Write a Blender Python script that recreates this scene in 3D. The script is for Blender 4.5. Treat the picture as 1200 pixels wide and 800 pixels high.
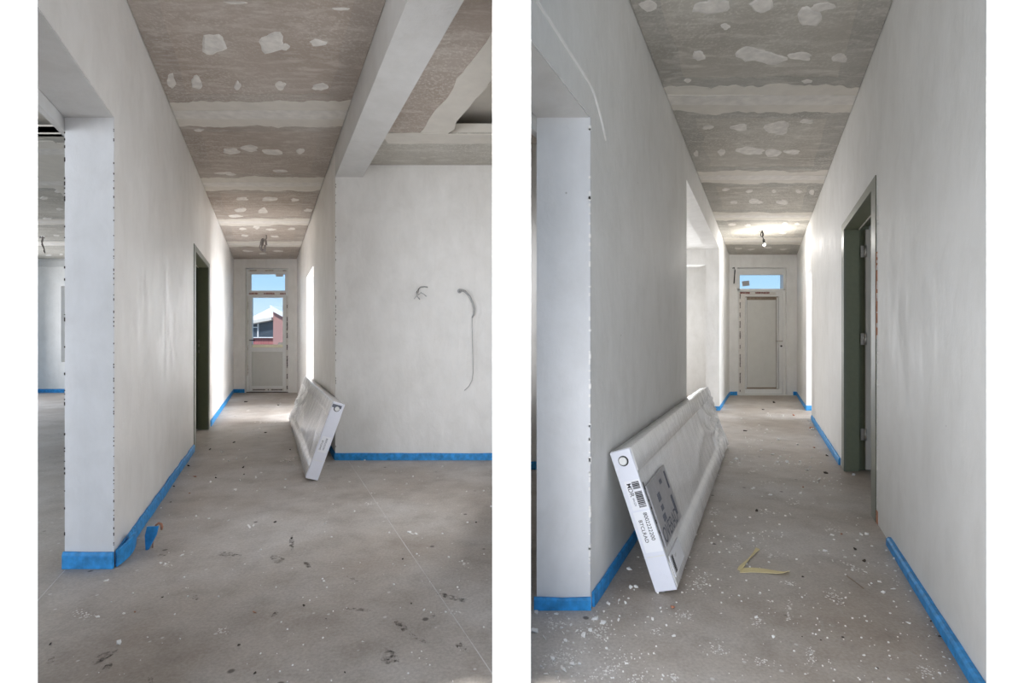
import bpy, bmesh, math, random
from mathutils import Vector, Matrix, noise

# ------------------------------------------------------------------ camera
S = bpy.context.scene
for o in list(bpy.data.objects):
    bpy.data.objects.remove(o)
COL = S.collection
F = 600.0            # focal length in pixels of the 1200 px wide frame
HZ = 401.0           # horizon row
CH = 1.0             # eye height
cam = bpy.data.cameras.new('camera')
cam.sensor_width = 36.0
cam.lens = 18.0
cam.shift_y = 1.0 / 1200
cam.clip_start = 0.02
cam_o = bpy.data.objects.new('camera', cam)
COL.objects.link(cam_o)
cam_o.location = (0, 0, CH)
cam_o.rotation_euler = (math.pi / 2, 0, 0)
S.camera = cam_o

# ------------------------------------------------------------------ view
S.view_settings.view_transform = 'Standard'
S.view_settings.look = 'None'
S.view_settings.gamma = 1.0
S.view_settings.use_curve_mapping = False
S.view_settings.exposure = 1.18
S.cycles.diffuse_bounces = 12

# ------------------------------------------------------------------ sky
W = bpy.data.worlds.new('sky')
S.world = W
W.use_nodes = True
nt = W.node_tree
nt.nodes.clear()
wo = nt.nodes.new('ShaderNodeOutputWorld')
bg = nt.nodes.new('ShaderNodeBackground')
tc = nt.nodes.new('ShaderNodeTexCoord')
sx = nt.nodes.new('ShaderNodeSeparateXYZ')
rp = nt.nodes.new('ShaderNodeValToRGB')
rp.color_ramp.elements[0].position = 0.0
rp.color_ramp.elements[0].color = (0.78, 0.90, 1.0, 1)
rp.color_ramp.elements[1].position = 0.35
rp.color_ramp.elements[1].color = (0.19, 0.45, 0.85, 1)
e = rp.color_ramp.elements.new(0.10)
e.color = (0.42, 0.69, 0.97, 1)
nt.links.new(tc.outputs['Generated'], sx.inputs[0])
nt.links.new(sx.outputs['Z'], rp.inputs[0])
nt.links.new(rp.outputs[0], bg.inputs['Color'])
bg.inputs['Strength'].default_value = 0.50
nt.links.new(bg.outputs[0], wo.inputs[0])


def area(name, loc, direction, sx_, sy_, power, color=(0.93, 0.955, 1.0)):
    """rectangular area lamp in a daylight tint; no window opening is built"""
    l = bpy.data.lights.new(name, 'AREA')
    l.shape = 'RECTANGLE'
    l.size, l.size_y = sx_, sy_
    l.energy = power
    l.color = color
    o = bpy.data.objects.new(name, l)
    COL.objects.link(o)
    o.location = loc
    o.rotation_euler = Vector(direction).to_track_quat('-Z', 'Y').to_euler()
    return o


def downlight(name, x, power):
    l = bpy.data.lights.new(name, 'SPOT')
    l.energy = power
    l.spot_size = math.radians(18)
    l.spot_blend = 0.35
    l.shadow_soft_size = 0.04
    l.color = (1.0, 0.985, 0.96)
    o = bpy.data.objects.new(name, l)
    COL.objects.link(o)
    o.location = (x, 0.70, 2.62)
    o.rotation_euler = (math.radians(9.0), 0, 0)


# afternoon sun standing behind the entrance, lighting the house and the entrance floor
sun = bpy.data.lights.new('sun', 'SUN')
sun.energy = 1.5
sun.angle = math.radians(0.6)
sun.color = (1.0, 0.97, 0.92)
sun_o = bpy.data.objects.new('sun', sun)
COL.objects.link(sun_o)
sun_o.rotation_euler = Vector((0.25, 1.0, -0.95)).to_track_quat('-Z', 'Y').to_euler()
# area lamps out of the frame: living room windows, the rest added as fill
area('window_light_living', (-3.5, -1.3, 1.25), (0.5, 1.0, 0.0), 1.7, 1.9, 26)
area('fill_light_hall', (-0.055, 3.15, 1.1), (-1, 0.15, 0.05), 1.7, 1.6, 8.5)  # added on the partition, which has no window
area('window_light_living_far', (-9.3, 8.0, 1.4), (1, 0, 0), 3.0, 1.6, 34)
area('fill_light_bedroom', (-1.1, 6.6, 1.25), (-1, 0.45, 0), 1.8, 2.1, 112)  # added behind the bare doorway to lift the far corridor
area('fill_light_bedroom_end', (-2.3, 10.0, 1.3), (0, -1, 0), 1.8, 1.9, 50)  # added fill aimed back through the bare doorway
area('fill_light_kitchen', (0.038, 1.26, 1.05), (1, 0.0, 0.05), 0.4, 1.5, 5.6)  # added on the blank partition to light the near right wall
area('fill_light_dining', (0.10, 6.4, 1.25), (1, 0.1, 0.0), 3.6, 1.9, 6)  # added on the partition facing the wide opening
area('fill_light_dining_end', (1.9, 9.6, 1.2), (0, -1, 0), 2.4, 1.6, 25)  # added fill slanting back through the wide opening
area('fill_light_bath', (5.9, 6.6, 1.25), (-1, 0.4, 0), 1.8, 2.0, 40)  # added behind the right-hand bare doorway as fill
area('fill_light_entrance', (-1.2, -2.9, 1.0), (0.1, 1, 0.0), 1.5, 1.6, 50)  # added behind the camera as frontal fill
# added spots without fixtures, brightening the white wall ends
downlight('wall_end_spot_a', -1.03, 330)
downlight('wall_end_spot_b', 0.0, 330)
downlight('wall_end_spot_c', 1.03, 330)

R = random.Random(7)

# ------------------------------------------------------------------ the plan
# Two corridors fan out from the entrance; walls run along each corridor's axis,
# cross walls run parallel to the entrance front.


class Fork:
    def __init__(s, vx):
        s.vx = vx
        s.k = (vx - 600.0) / F
        d = Vector((s.k, 1, 0))
        s.d = d.normalized()
        s.n = Vector((s.d.y, -s.d.x, 0))      # to the right of the axis

    def P(s, u, v, z=0.0):
        return Vector((u + s.k * v, v, z))

    def floor(s, x, y, z=0.0):
        v = (CH - z) * F / (y - HZ)
        return Vector(((x - 600) / F * v, v, z))

    def ceil(s, x, y, z):
        v = (z - CH) * F / (HZ - y)
        return Vector(((x - 600) / F * v, v, z))


L = Fork(314.0)
Q = Fork(895.0)


def at(x, y, Y):
    return Vector(((x - 600) / F * Y, Y, CH + (HZ - y) / F * Y))


ZC = 2.655
VL, VQ = 10.17, 9.68     # end walls

# ------------------------------------------------------------------ materials


def srgb(r, g, b):
    def f(c):
        c /= 255.0
        return c / 12.92 if c <= 0.04045 else ((c + 0.055) / 1.055) ** 2.4
    return (f(r), f(g), f(b), 1)


MATS = {}


class NT:
    def __init__(s, name):
        m = bpy.data.materials.new(name)
        m.use_nodes = True
        s.m, s.t = m, m.node_tree
        s.b = s.t.nodes['Principled BSDF']
        s.out = s.t.nodes['Material Output']
        MATS[name] = m
        s._pos = None

    def n(s, typ, **kw):
        nd = s.t.nodes.new(typ)
        for k, v in kw.items():
            setattr(nd, k, v)
        return nd

    def ln(s, a, b):
        s.t.links.new(a, b)

    def pos(s, scale=(1, 1, 1), obj=False):
        if obj:
            g = s.n('ShaderNodeTexCoord').outputs['Object']
        else:
            g = s.n('ShaderNodeNewGeometry').outputs['Position']
        mp = s.n('ShaderNodeMapping')
        mp.inputs['Scale'].default_value = scale
        s.ln(g, mp.inputs[0])
        return mp.outputs[0]

    def noise(s, vec, scale, detail=4, rough=0.55, dist=0.0):
        nd = s.n('ShaderNodeTexNoise')
        nd.inputs['Scale'].default_value = scale
        nd.inputs['Detail'].default_value = detail
        nd.inputs['Roughness'].default_value = rough
        nd.inputs['Distortion'].default_value = dist
        s.ln(vec, nd.inputs['Vector'])
        return nd.outputs[0]

    def ramp(s, fac, stops):
        nd = s.n('ShaderNodeValToRGB')
        r = nd.color_ramp
        while len(r.elements) < len(stops):
            r.elements.new(0.5)
        for el, (p, c) in zip(r.elements, stops):
            el.position = p
            el.color = c if len(c) == 4 else (*c, 1)
        s.ln(fac, nd.inputs[0])
        return nd.outputs[0]

    def val(s, fac, a, b, lo, hi):
        nd = s.n('ShaderNodeMapRange')
        for i, v in enumerate((a, b, lo, hi)):
            nd.inputs[i + 1].default_value = v
        s.ln(fac, nd.inputs[0])
        return nd.outputs[0]

    def mix(s, fac, a, b, mode='MIX'):
        nd = s.n('ShaderNodeMix', data_type='RGBA', blend_type=mode)
        if hasattr(fac, 'links'):
            s.ln(fac, nd.inputs[0])
        else:
            nd.inputs[0].default_value = fac
        for sock, v in ((nd.inputs[6], a), (nd.inputs[7], b)):
            if hasattr(v, 'links'):
                s.ln(v, sock)
            else:
                sock.default_value = v
        return nd.outputs[2]

    def bump(s, h, strength, dist=0.01):
        nd = s.n('ShaderNodeBump')
        nd.inputs['Strength'].default_value = strength
        nd.inputs['Distance'].default_value = dist
        s.ln(h, nd.inputs['Height'])
        s.ln(nd.outputs[0], s.b.inputs['Normal'])


def plain(name, col, rough=0.5, metal=0.0, var=0.08, scale=20, bump=0.0, spec=0.5):
    t = NT(name)
    p = t.pos(obj=True)
    c = Vector(col[:3])
    nn = t.noise(p, scale, 3)
    t.ln(t.ramp(nn, [(0.3, tuple(c * (1 - var))), (0.7, tuple(c * (1 + var)))]), t.b.inputs['Base Color'])
    t.b.inputs['Roughness'].default_value = rough
    t.b.inputs['Metallic'].default_value = metal
    t.b.inputs['Specular IOR Level'].default_value = spec
    if bump:
        t.bump(nn, bump, 0.004)
    return t.m


def plaster(name, c_lo, c_hi, rlo=0.34, rhi=0.62):
    t = NT(name)
    p = t.pos()
    ps = t.pos((2.2, 2.2, 0.55))
    cloud = t.noise(p, 1.3, 5, 0.6)
    streak = t.noise(ps, 5.0, 6, 0.62, 0.6)
    a = t.ramp(cloud, [(0.3, c_lo), (0.7, c_hi)])
    st = t.ramp(streak, [(0.35, (0.955, 0.955, 0.952)), (0.65, (1.0, 1.0, 1.0))])
    col = t.mix(1.0, a, st, 'MULTIPLY')
    mott = t.noise(t.pos((1, 1, 0.7)), 5.5, 9, 0.66, 0.5)
    mo = t.ramp(mott, [(0.32, (0.94, 0.936, 0.93)), (0.52, (1.0, 1.0, 1.0)), (0.70, (1.035, 1.035, 1.04))])
    col = t.mix(1.0, col, mo, 'MULTIPLY')
    vo = t.n('ShaderNodeTexVoronoi')
    vo.inputs['Scale'].default_value = 3.2
    t.ln(t.pos(), vo.inputs['Vector'])
    pin = t.ramp(vo.outputs['Distance'], [(0.009, (0.5, 0.48, 0.45)), (0.017, (1, 1, 1))])
    t.ln(t.mix(1.0, col, pin, 'MULTIPLY'), t.b.inputs['Base Color'])
    t.ln(t.val(streak, 0.35, 0.7, rlo, rhi), t.b.inputs['Roughness'])
    fine = t.noise(t.pos((1, 1, 0.6)), 14, 6, 0.6, 0.3)
    t.bump(fine, 0.22, 0.02)
    return t.m


def board(name, c_lo, c_hi, speck):
    t = NT(name)
    p = t.pos()
    n1 = t.noise(p, 1.6, 6, 0.62)
    base = t.ramp(n1, [(0.3, c_lo), (0.68, c_hi)])
    n2 = t.noise(p, 60, 3, 0.7)
    sp = t.ramp(n2, [(0.50, (0, 0, 0)), (0.66, (1, 1, 1))])
    n3 = t.noise(p, 1.1, 3)
    m3 = t.val(n3, 0.36, 0.62, 0.10, 0.75)
    mm = t.n('ShaderNodeMath', operation='MULTIPLY')
    t.ln(sp, mm.inputs[0])
    t.ln(m3, mm.inputs[1])
    c2 = t.mix(mm.outputs[0], base, speck)
    sm = t.noise(t.pos((1.0, 3.5, 1)), 4.5, 7, 0.68, 0.4)
    msk = t.ramp(sm, [(0.50, (0, 0, 0)), (0.68, (0.6, 0.6, 0.6))])
    t.ln(t.mix(msk, c2, speck), t.b.inputs['Base Color'])
    t.b.inputs['Roughness'].default_value = 0.85
    t.b.inputs['Specular IOR Level'].default_value = 0.2
    t.bump(n2, 0.12, 0.004)
    return t.m


def concrete():
    t = NT('concrete_screed')
    p = t.pos()
    big = t.noise(p, 0.9, 6, 0.6)
    base = t.ramp(big, [(0.30, srgb(152, 139, 127)), (0.48, srgb(178, 170, 162)), (0.68, srgb(203, 199, 196))])
    grain = t.noise(p, 90, 3, 0.65)
    g = t.ramp(grain, [(0.3, (0.84, 0.83, 0.82)), (0.7, (1.12, 1.12, 1.12))])
    c = t.mix(1.0, base, g, 'MULTIPLY')
    md = t.noise(t.pos(), 5.0, 9, 0.7, 0.3)
    mo = t.ramp(md, [(0.30, (0.80, 0.785, 0.77)), (0.5, (1, 1, 1)), (0.7, (1.10, 1.10, 1.10))])
    c = t.mix(1.0, c, mo, 'MULTIPLY')
    # scuffs of gypsum dust
    sc = t.noise(p, 7.0, 8, 0.72, 0.8)
    dm = t.ramp(sc, [(0.60, (0, 0, 0)), (0.72, (0.5, 0.5, 0.5))])
    c = t.mix(dm, c, srgb(190, 186, 181))
    # pin-head flecks of gypsum and dirt
    vo = t.n('ShaderNodeTexVoronoi')
    vo.inputs['Scale'].default_value = 11
    t.ln(t.pos(), vo.inputs['Vector'])
    fl = t.ramp(vo.outputs['Distance'], [(0.055, (1, 1, 1)), (0.085, (0, 0, 0))])
    c = t.mix(fl, c, srgb(205, 202, 198))
    vd = t.n('ShaderNodeTexVoronoi')
    vd.inputs['Scale'].default_value = 5
    t.ln(t.pos(), vd.inputs['Vector'])
    fd = t.ramp(vd.outputs['Distance'], [(0.04, (0.8, 0.8, 0.8)), (0.07, (0, 0, 0))])
    c = t.mix(fd, c, srgb(70, 62, 56))
    t.ln(c, t.b.inputs['Base Color'])
    t.ln(t.val(big, 0.3, 0.7, 0.42, 0.7), t.b.inputs['Roughness'])
    t.b.inputs['Specular IOR Level'].default_value = 0.4
    t.bump(grain, 0.04, 0.004)
    return t.m


def dusty(name, col, lo, hi, scale):
    """flat spill that breaks up towards its edge"""
    t = NT(name)
    nn = t.noise(t.pos(), scale, 6, 0.7)
    al = t.val(nn, lo, hi, 0.0, 1.0)
    tr = t.n('ShaderNodeBsdfTransparent')
    mx = t.n('ShaderNodeMixShader')
    t.b.inputs['Base Color'].default_value = col
    t.b.inputs['Roughness'].default_value = 0.9
    t.ln(al, mx.inputs[0])
    t.ln(tr.outputs[0], mx.inputs[1])
    t.ln(t.b.outputs[0], mx.inputs[2])
    t.ln(mx.outputs[0], t.out.inputs[0])
    return t.m


def foil():
    t = NT('shrink_film')
    t.b.inputs['Base Color'].default_value = srgb(240, 239, 239)
    t.b.inputs['Roughness'].default_value = 0.13
    t.b.inputs['Specular IOR Level'].default_value = 0.7
    p = t.pos((1, 1, 1), True)
    a = t.noise(p, 16, 5, 0.6, 1.2)
    t.bump(a, 0.12, 0.03)
    return t.m


def glass():
    t = NT('window_glass')
    tr = t.n('ShaderNodeBsdfTransparent')
    gl = t.n('ShaderNodeBsdfGlossy')
    gl.inputs['Roughness'].default_value = 0.02
    fr = t.n('ShaderNodeFresnel')
    fr.inputs[0].default_value = 1.3
    mx = t.n('ShaderNodeMixShader')
    t.ln(fr.outputs[0], mx.inputs[0])
    t.ln(tr.outputs[0], mx.inputs[1])
    t.ln(gl.outputs[0], mx.inputs[2])
    t.ln(mx.outputs[0], t.out.inputs[0])
    return t.m


def brick():
    t = NT('hazy_red_brick')
    b = t.n('ShaderNodeTexBrick')
    b.inputs['Color1'].default_value = srgb(172, 110, 108)  # brick paled to put outdoor haze into its colour
    b.inputs['Color2'].default_value = srgb(158, 96, 98)
    b.inputs['Mortar'].default_value = srgb(178, 136, 130)
    b.inputs['Scale'].default_value = 4
    t.ln(t.pos(obj=True), b.inputs['Vector'])
    t.ln(b.outputs[0], t.b.inputs['Base Color'])
    t.b.inputs['Roughness'].default_value = 0.9
    return t.m


M_WALL_L = plaster('plaster_warm', srgb(228, 225, 221), srgb(238, 236, 233))
M_WALL_R = plaster('plaster_grey', srgb(226, 225, 222), srgb(236, 235, 233), 0.48, 0.72)
M_PILLAR = plaster('plaster_white', srgb(218, 218, 220), srgb(228, 228, 230), 0.6, 0.75)
M_FRONT = plain('white_paint', srgb(250, 250, 250), 0.8, 0, 0.01, 5, spec=0.1)
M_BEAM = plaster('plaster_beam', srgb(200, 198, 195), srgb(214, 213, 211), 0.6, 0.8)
M_BOARD_L = board('plasterboard_brown', srgb(166, 153, 141), srgb(186, 175, 165), srgb(214, 208, 200))
M_BOARD_R = board('plasterboard_light_tint', srgb(166, 160, 150), srgb(194, 190, 181), srgb(220, 217, 209))  # same board as the brown; greyer tone paints in the light's colour cast
M_JOINT = plain('joint_filler', srgb(218, 213, 204), 0.85, 0, 0.05, 9, 0.2, 0.2)
M_PATCH = plain('screw_filler', srgb(222, 218, 212), 0.8, 0, 0.09, 14, 0.25, 0.2)
M_DAB = None
M_CONC = concrete()
M_BLUE = plain('blue_foam', srgb(44, 142, 208), 0.55, 0, 0.28, 30, 0.3)
M_GREEN = plain('green_enamel', srgb(122, 125, 112), 0.38, 0, 0.05, 30)
M_GREEN_D = plain('green_enamel_dark', srgb(118, 122, 100), 0.42, 0, 0.05, 30)
M_PVC = plain('white_pvc', srgb(226, 226, 224), 0.35, 0, 0.02, 12)
M_FILM = plain('frame_film', srgb(214, 210, 205), 0.5, 0, 0.06, 40)
M_INK = plain('black_ink', srgb(40, 36, 36), 0.7, 0, 0.2, 60)
M_INKR = plain('red_ink', srgb(120, 60, 52), 0.7, 0, 0.2, 60)
M_INKG = plain('grey_ink', srgb(104, 106, 116), 0.7, 0, 0.1, 60)
M_PAPER = plain('label_paper', srgb(236, 236, 240), 0.55, 0, 0.01, 30)
M_SHEET = plain('printed_sheet', srgb(172, 170, 172), 0.45, 0, 0.08, 30)
M_CARTON = plain('white_carton', srgb(226, 227, 236), 0.55, 0, 0.02, 10)
M_FOIL = foil()
M_PANEL = plain('cream_panel', srgb(206, 205, 200), 0.4, 0, 0.03, 8)
M_GASKET = plain('brown_tape', srgb(140, 124, 108), 0.6, 0, 0.2, 30)
M_STEEL = plain('steel', srgb(190, 184, 176), 0.35, 0.8, 0.1, 30)
M_BLACK = plain('black_plastic', srgb(22, 22, 22), 0.5, 0, 0.1, 30)
M_CABLE = plain('grey_cable', srgb(120, 112, 108), 0.6, 0, 0.15, 50)
M_WIRE = plain('pale_conduit', srgb(168, 168, 168), 0.5, 0, 0.1, 50)
M_CHIP = plain('gypsum', srgb(238, 236, 233), 0.9, 0, 0.04, 30)
M_BRICKC = plain('brick_chip', srgb(176, 124, 100), 0.9, 0, 0.1, 30)
M_DARKC = plain('dark_chip', srgb(64, 56, 50), 0.9, 0, 0.2, 30)
M_TAPE = plain('masking_tape', srgb(224, 209, 160), 0.7, 0, 0.05, 20)
M_YELL = plain('pale_yellow_bead', srgb(240, 236, 208), 0.6, 0, 0.05, 20)
M_DAB = plain('thin_filler', srgb(222, 218, 212), 0.85, 0, 0.14, 18, 0.3, 0.2)
M_SMEAR_L = board('scraped_filler_warm', srgb(158, 146, 136), srgb(184, 175, 166), srgb(212, 207, 200))
M_SMEAR_R = board('scraped_filler_grey', srgb(156, 152, 144), srgb(184, 181, 174), srgb(216, 213, 206))  # greyer to match the light-tinted boards
M_DUST_GLINT = plain('gypsum_dust_and_glint', srgb(226, 223, 219), 0.95, 0, 0.08, 30, 0, 0.1)
M_DIRT = dusty('dark_dirt', srgb(92, 82, 74), 0.46, 0.70, 40)
M_LINE = plain('screed_joint', srgb(206, 203, 200), 0.8, 0, 0.1, 30)
M_GLASS = glass()
M_BRICK = brick()
M_ROOFW = plain('white_roof', srgb(240, 240, 240), 0.8, 0, 0.03, 3)
M_SLATE = plain('dark_glass', srgb(70, 80, 92), 0.2, 0, 0.2, 1.5)
M_GROUND = plain('gravel', srgb(150, 146, 138), 0.95, 0, 0.15, 3)
M_ORANGE = plain('bare_brick_edge', srgb(196, 140, 112), 0.9, 0, 0.15, 40)
M_DARK = plain('cove_shadow_board', srgb(84, 82, 80), 0.9, 0, 0.1, 10)  # dark tone paints the shade of the trough gap; also used on slabs
M_LEAF = plain('door_leaf_beige', srgb(214, 205, 194), 0.5, 0, 0.02, 10)

# ------------------------------------------------------------------ mesh helper
ORIG = {}


class MB:
    def __init__(s):
        s.v, s.f = [], []

    def hexa(s, pts):
        """8 points: bottom ring 0-3, top ring 4-7"""
        b = len(s.v)
        s.v += [Vector(p) for p in pts]
        for q in ((3, 2, 1, 0), (4, 5, 6, 7), (0, 1, 5, 4), (1, 2, 6, 5), (2, 3, 7, 6), (3, 0, 4, 7)):
            s.f.append([b + i for i in q])
        return s

    def box(s, a, c):
        x0, y0, z0 = a
        x1, y1, z1 = c
        return s.hexa([(x0, y0, z0), (x1, y0, z0), (x1, y1, z0), (x0, y1, z0),
                       (x0, y0, z1), (x1, y0, z1), (x1, y1, z1), (x0, y1, z1)])

    def uv(s, fk, u0, u1, v0, v1, z0, z1):
        ring = [(u0, v0), (u1, v0), (u1, v1), (u0, v1)]
        return s.hexa([fk.P(u, v, z0) for u, v in ring] + [fk.P(u, v, z1) for u, v in ring])

    def plan(s, pts, z0, z1):
        b = len(s.v)
        n = len(pts)
        s.v += [Vector((p[0], p[1], z0)) for p in pts] + [Vector((p[0], p[1], z1)) for p in pts]
        s.f.append([b + i for i in reversed(range(n))])
        s.f.append([b + n + i for i in range(n)])
        for i in range(n):
            j = (i + 1) % n
            s.f.append([b + i, b + j, b + n + j, b + n + i])
        return s

    def tube(s, pts, r, seg=8):
        pts = [Vector(p) for p in pts]
        rr = r if isinstance(r, (list, tuple)) else [r] * len(pts)
        base = len(s.v)
        up = Vector((0.13, 0.21, 0.97))
        for i, p in enumerate(pts):
            t = (pts[min(i + 1, len(pts) - 1)] - pts[max(i - 1, 0)]).normalized()
            a = t.cross(up)
            if a.length < 1e-3:
                a = t.cross(Vector((1, 0, 0)))
            a.normalize()
            b = t.cross(a)
            for k in range(seg):
                th = 2 * math.pi * k / seg
                s.v.append(p + (a * math.cos(th) + b * math.sin(th)) * rr[i])
        for i in range(len(pts) - 1):
            for k in range(seg):
                k2 = (k + 1) % seg
                s.f.append([base + i * seg + k, base + i * seg + k2, base + (i + 1) * seg + k2, base + (i + 1) * seg + k])
        s.f.append([base + k for k in reversed(range(seg))])
        e_ = base + (len(pts) - 1) * seg
        s.f.append([e_ + k for k in range(seg)])
        return s

    def strip(s, secs):
        """loft through equal-length closed sections, capped"""
        b = len(s.v)
        n = len(secs[0])
        for q in secs:
            s.v += [Vector(p) for p in q]
        for i in range(len(secs) - 1):
            for k in range(n):
                k2 = (k + 1) % n
                s.f.append([b + i * n + k, b + i * n + k2, b + (i + 1) * n + k2, b + (i + 1) * n + k])
        s.f.append([b + k for k in reversed(range(n))])
        e_ = b + (len(secs) - 1) * n
        s.f.append([e_ + k for k in range(n)])
        return s

    def build(s, name, mat, parent=None, origin=None, smooth=False, bevel=0.0, kind=None, clip=None):
        o_ = Vector((0, 0, 0))
        if parent is not None:
            o_ = ORIG[parent]
        elif origin is not None:
            o_ = Vector(origin)
        me = bpy.data.meshes.new(name)
        me.from_pydata([p - o_ for p in s.v], [], s.f)
        bm = bmesh.new()
        bm.from_mesh(me)
        if clip is not None:      # trim at the partition wall: ('<', x) keeps X below x
            bmesh.ops.remove_doubles(bm, verts=bm.verts, dist=1e-6)
            sg, cx_ = (1, clip[1]) if clip[0] == '<' else (-1, clip[1])
            g = list(bm.verts) + list(bm.edges) + list(bm.faces)
            r_ = bmesh.ops.bisect_plane(bm, geom=g, plane_co=Vector((cx_, 0, 0)) - o_, plane_no=(sg, 0, 0), clear_outer=True)
            ed_ = [e_ for e_ in r_['geom_cut'] if isinstance(e_, bmesh.types.BMEdge)]
            if ed_:
                bmesh.ops.holes_fill(bm, edges=ed_)
        bmesh.ops.recalc_face_normals(bm, faces=bm.faces)
        bm.to_mesh(me)
        bm.free()
        me.materials.append(mat)
        if smooth:
            for p in me.polygons:
                p.use_smooth = True
        ob = bpy.data.objects.new(name, me)
        COL.objects.link(ob)
        if parent is not None:
            ob.parent = parent
        else:
            ob.location = o_
        ORIG[ob] = o_
        if bevel:
            md = ob.modifiers.new('bevel', 'BEVEL')
            md.width = bevel
            md.segments = 2
            md.limit_method = 'ANGLE'
        if kind:
            ob['kind'] = kind
        return ob


def tag(o, label=None, cat=None, group=None, kind=None):
    if label:
        o['label'] = label
    if cat:
        o['category'] = cat
    if group:
        o['group'] = group
    if kind:
        o['kind'] = kind
    return o


def empty(name, loc, label=None, cat=None, kind=None, group=None):
    o = bpy.data.objects.new(name, None)
    COL.objects.link(o)
    o.location = loc
    o.empty_display_size = 0.1
    ORIG[o] = Vector(loc)
    return tag(o, label, cat, group, kind)


KL = ('<', -23 / F - 0.003)      # left of the partition
KR = ('>', 22 / F + 0.003)       # right of it


def struct(name, mb, mat, label=None, bevel=0.0, clip=None):
    o = mb.build(name, mat, bevel=bevel, clip=clip)
    return tag(o, label, None, None, 'structure')


def text_mesh(body, size, mat, name, parent, o, xd, yd, space=1.0):
    c = bpy.data.curves.new(name, 'FONT')
    c.body = body
    c.size = size
    c.space_character = space
    c.offset = 0.004 * size
    t = bpy.data.objects.new(name, c)
    COL.objects.link(t)
    dg = bpy.context.evaluated_depsgraph_get()
    me = bpy.data.meshes.new_from_object(t.evaluated_get(dg))
    bpy.data.objects.remove(t)
    xd, yd = Vector(xd).normalized(), Vector(yd).normalized()
    zd = xd.cross(yd)
    for v in me.vertices:
        v.co = Vector(o) + xd * v.co.x + yd * v.co.y + zd * v.co.z - ORIG[parent]
    me.materials.clear()
    me.materials.append(mat)
    ob = bpy.data.objects.new(name, me)
    COL.objects.link(ob)
    ob.parent = parent
    ORIG[ob] = ORIG[parent]
    return ob


# ------------------------------------------------------------------ floor, ground, roof
ROOF = 2.98
fl = struct('floor', MB().box((-13, -3.2, -0.14), (12, 10.45, 0.0)), M_CONC, 'grey brown concrete screed floor')
struct('ground', MB().box((-60, 10.46, -0.42), (60, 70, -0.30)), M_GROUND, 'gravel ground outside the end doors')
struct('ceiling_slab', MB().box((-13, -3.2, ROOF), (12, 10.45, ROOF + 0.2)), M_DARK, 'structural slab above the boarded ceilings')

# ------------------------------------------------------------------ entrance front wall (white wall ends)
YF = 1.0
EL, ER = -556 / F * YF, 556 / F * YF
CL, CR = -23 / F * YF, 22 / F * YF
struct('wall_front_left', MB().plan([(-1.92, YF), (EL, YF), (EL - 0.07, YF + 0.05), (-1.92, YF + 0.05)], 0, ROOF), M_FRONT,
       'white painted wall end left of the glazed-door corridor')
struct('wall_front_right', MB().plan([(ER, YF), (2.2, YF), (2.2, YF + 0.05), (ER + 0.07, YF + 0.05)], 0, ROOF), M_FRONT,
       'white painted wall end right of the solid-door corridor')
struct('wall_divider', MB().box((CL, YF, 0), (CR, 10.4, ROOF)), M_FRONT, 'white partition wall between the two corridors')

# ------------------------------------------------------------------ left fork
uL, uLo, uR = -0.685, -0.90, 0.577
vN = 2.28
hz = 2.003
D0, D1, DH = 4.72, 5.98, 1.912          # green door opening
mb = MB()
mb.uv(L, uLo, uL, vN, D0, 0, ROOF)
mb.uv(L, uLo, uL, D1, VL, 0, ROOF)
mb.uv(L, uLo, uL, D0, D1, DH, ROOF)
mb.uv(L, uLo, uL, 1.05, vN, hz, ROOF)
w = struct('wall_left', mb, M_WALL_L, 'plastered corridor wall holding the shut green door frame')
# squared white wall end and its ragged corner bead
we = MB().uv(L, uLo - 0.002, uL + 0.001, vN - 0.008, vN + 0.001, 0, hz - 0.002).build('wall_end_face', M_PILLAR, w)
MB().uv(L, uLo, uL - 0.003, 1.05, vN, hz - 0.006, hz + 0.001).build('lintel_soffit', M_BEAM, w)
nk = MB()
for i in range(70):
    z = R.uniform(0.1, 1.98)
    h = R.uniform(0.003, 0.009)
    nk.uv(L, uL - 0.001, uL + 0.0025, vN - 0.010, vN - 0.006, z, z + h)
tag(nk.build('corner_nicks', M_DARKC, w), kind='stuff')
nk = MB()
for i in range(40):
    z = R.uniform(0.1, 1.98)
    h = R.uniform(0.003, 0.012)
    nk.uv(L, uLo - 0.0045, uLo, vN - 0.010, vN - 0.006, z, z + h)
tag(nk.build('corner_nicks', M_DARKC, w), kind='stuff')
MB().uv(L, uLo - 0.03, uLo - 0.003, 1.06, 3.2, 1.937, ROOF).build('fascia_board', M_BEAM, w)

# corridor wall right, with a rough doorway
A0, A1, AH = 6.51, 7.67, 1.97
VH = 4.364
mb = MB()
mb.uv(L, uR, uR + 0.2, VH, A0, 0, ROOF)
mb.uv(L, uR, uR + 0.2, A1, VL, 0, ROOF)
mb.uv(L, uR, uR + 0.2, A0, A1, AH, ROOF)
wr = struct('wall_right', mb, M_WALL_L, 'plastered corridor wall behind the leaning package with a bare doorway')
nk = MB()
for i in range(40):
    z = R.uniform(0.1, 2.38)
    h = R.uniform(0.004, 0.016)
    nk.uv(L, uR - 0.002, uR + 0.002, VH - 0.013, VH - 0.008, z, z + h)
tag(nk.build('corner_nicks', M_DARKC, wr), kind='stuff')
# hall cross wall: from the corridor corner to the divider
mb = MB().plan([(uR + L.k * VH, VH - 0.01), (CL - 0.002, VH - 0.01), (CL - 0.002, VH + 0.19), (uR + L.k * VH + 0.0, VH + 0.19)], 0, ROOF)
wh = struct('wall_hall', mb, M_WALL_L, 'wide pale plastered cross wall with two cable outlets')
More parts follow.
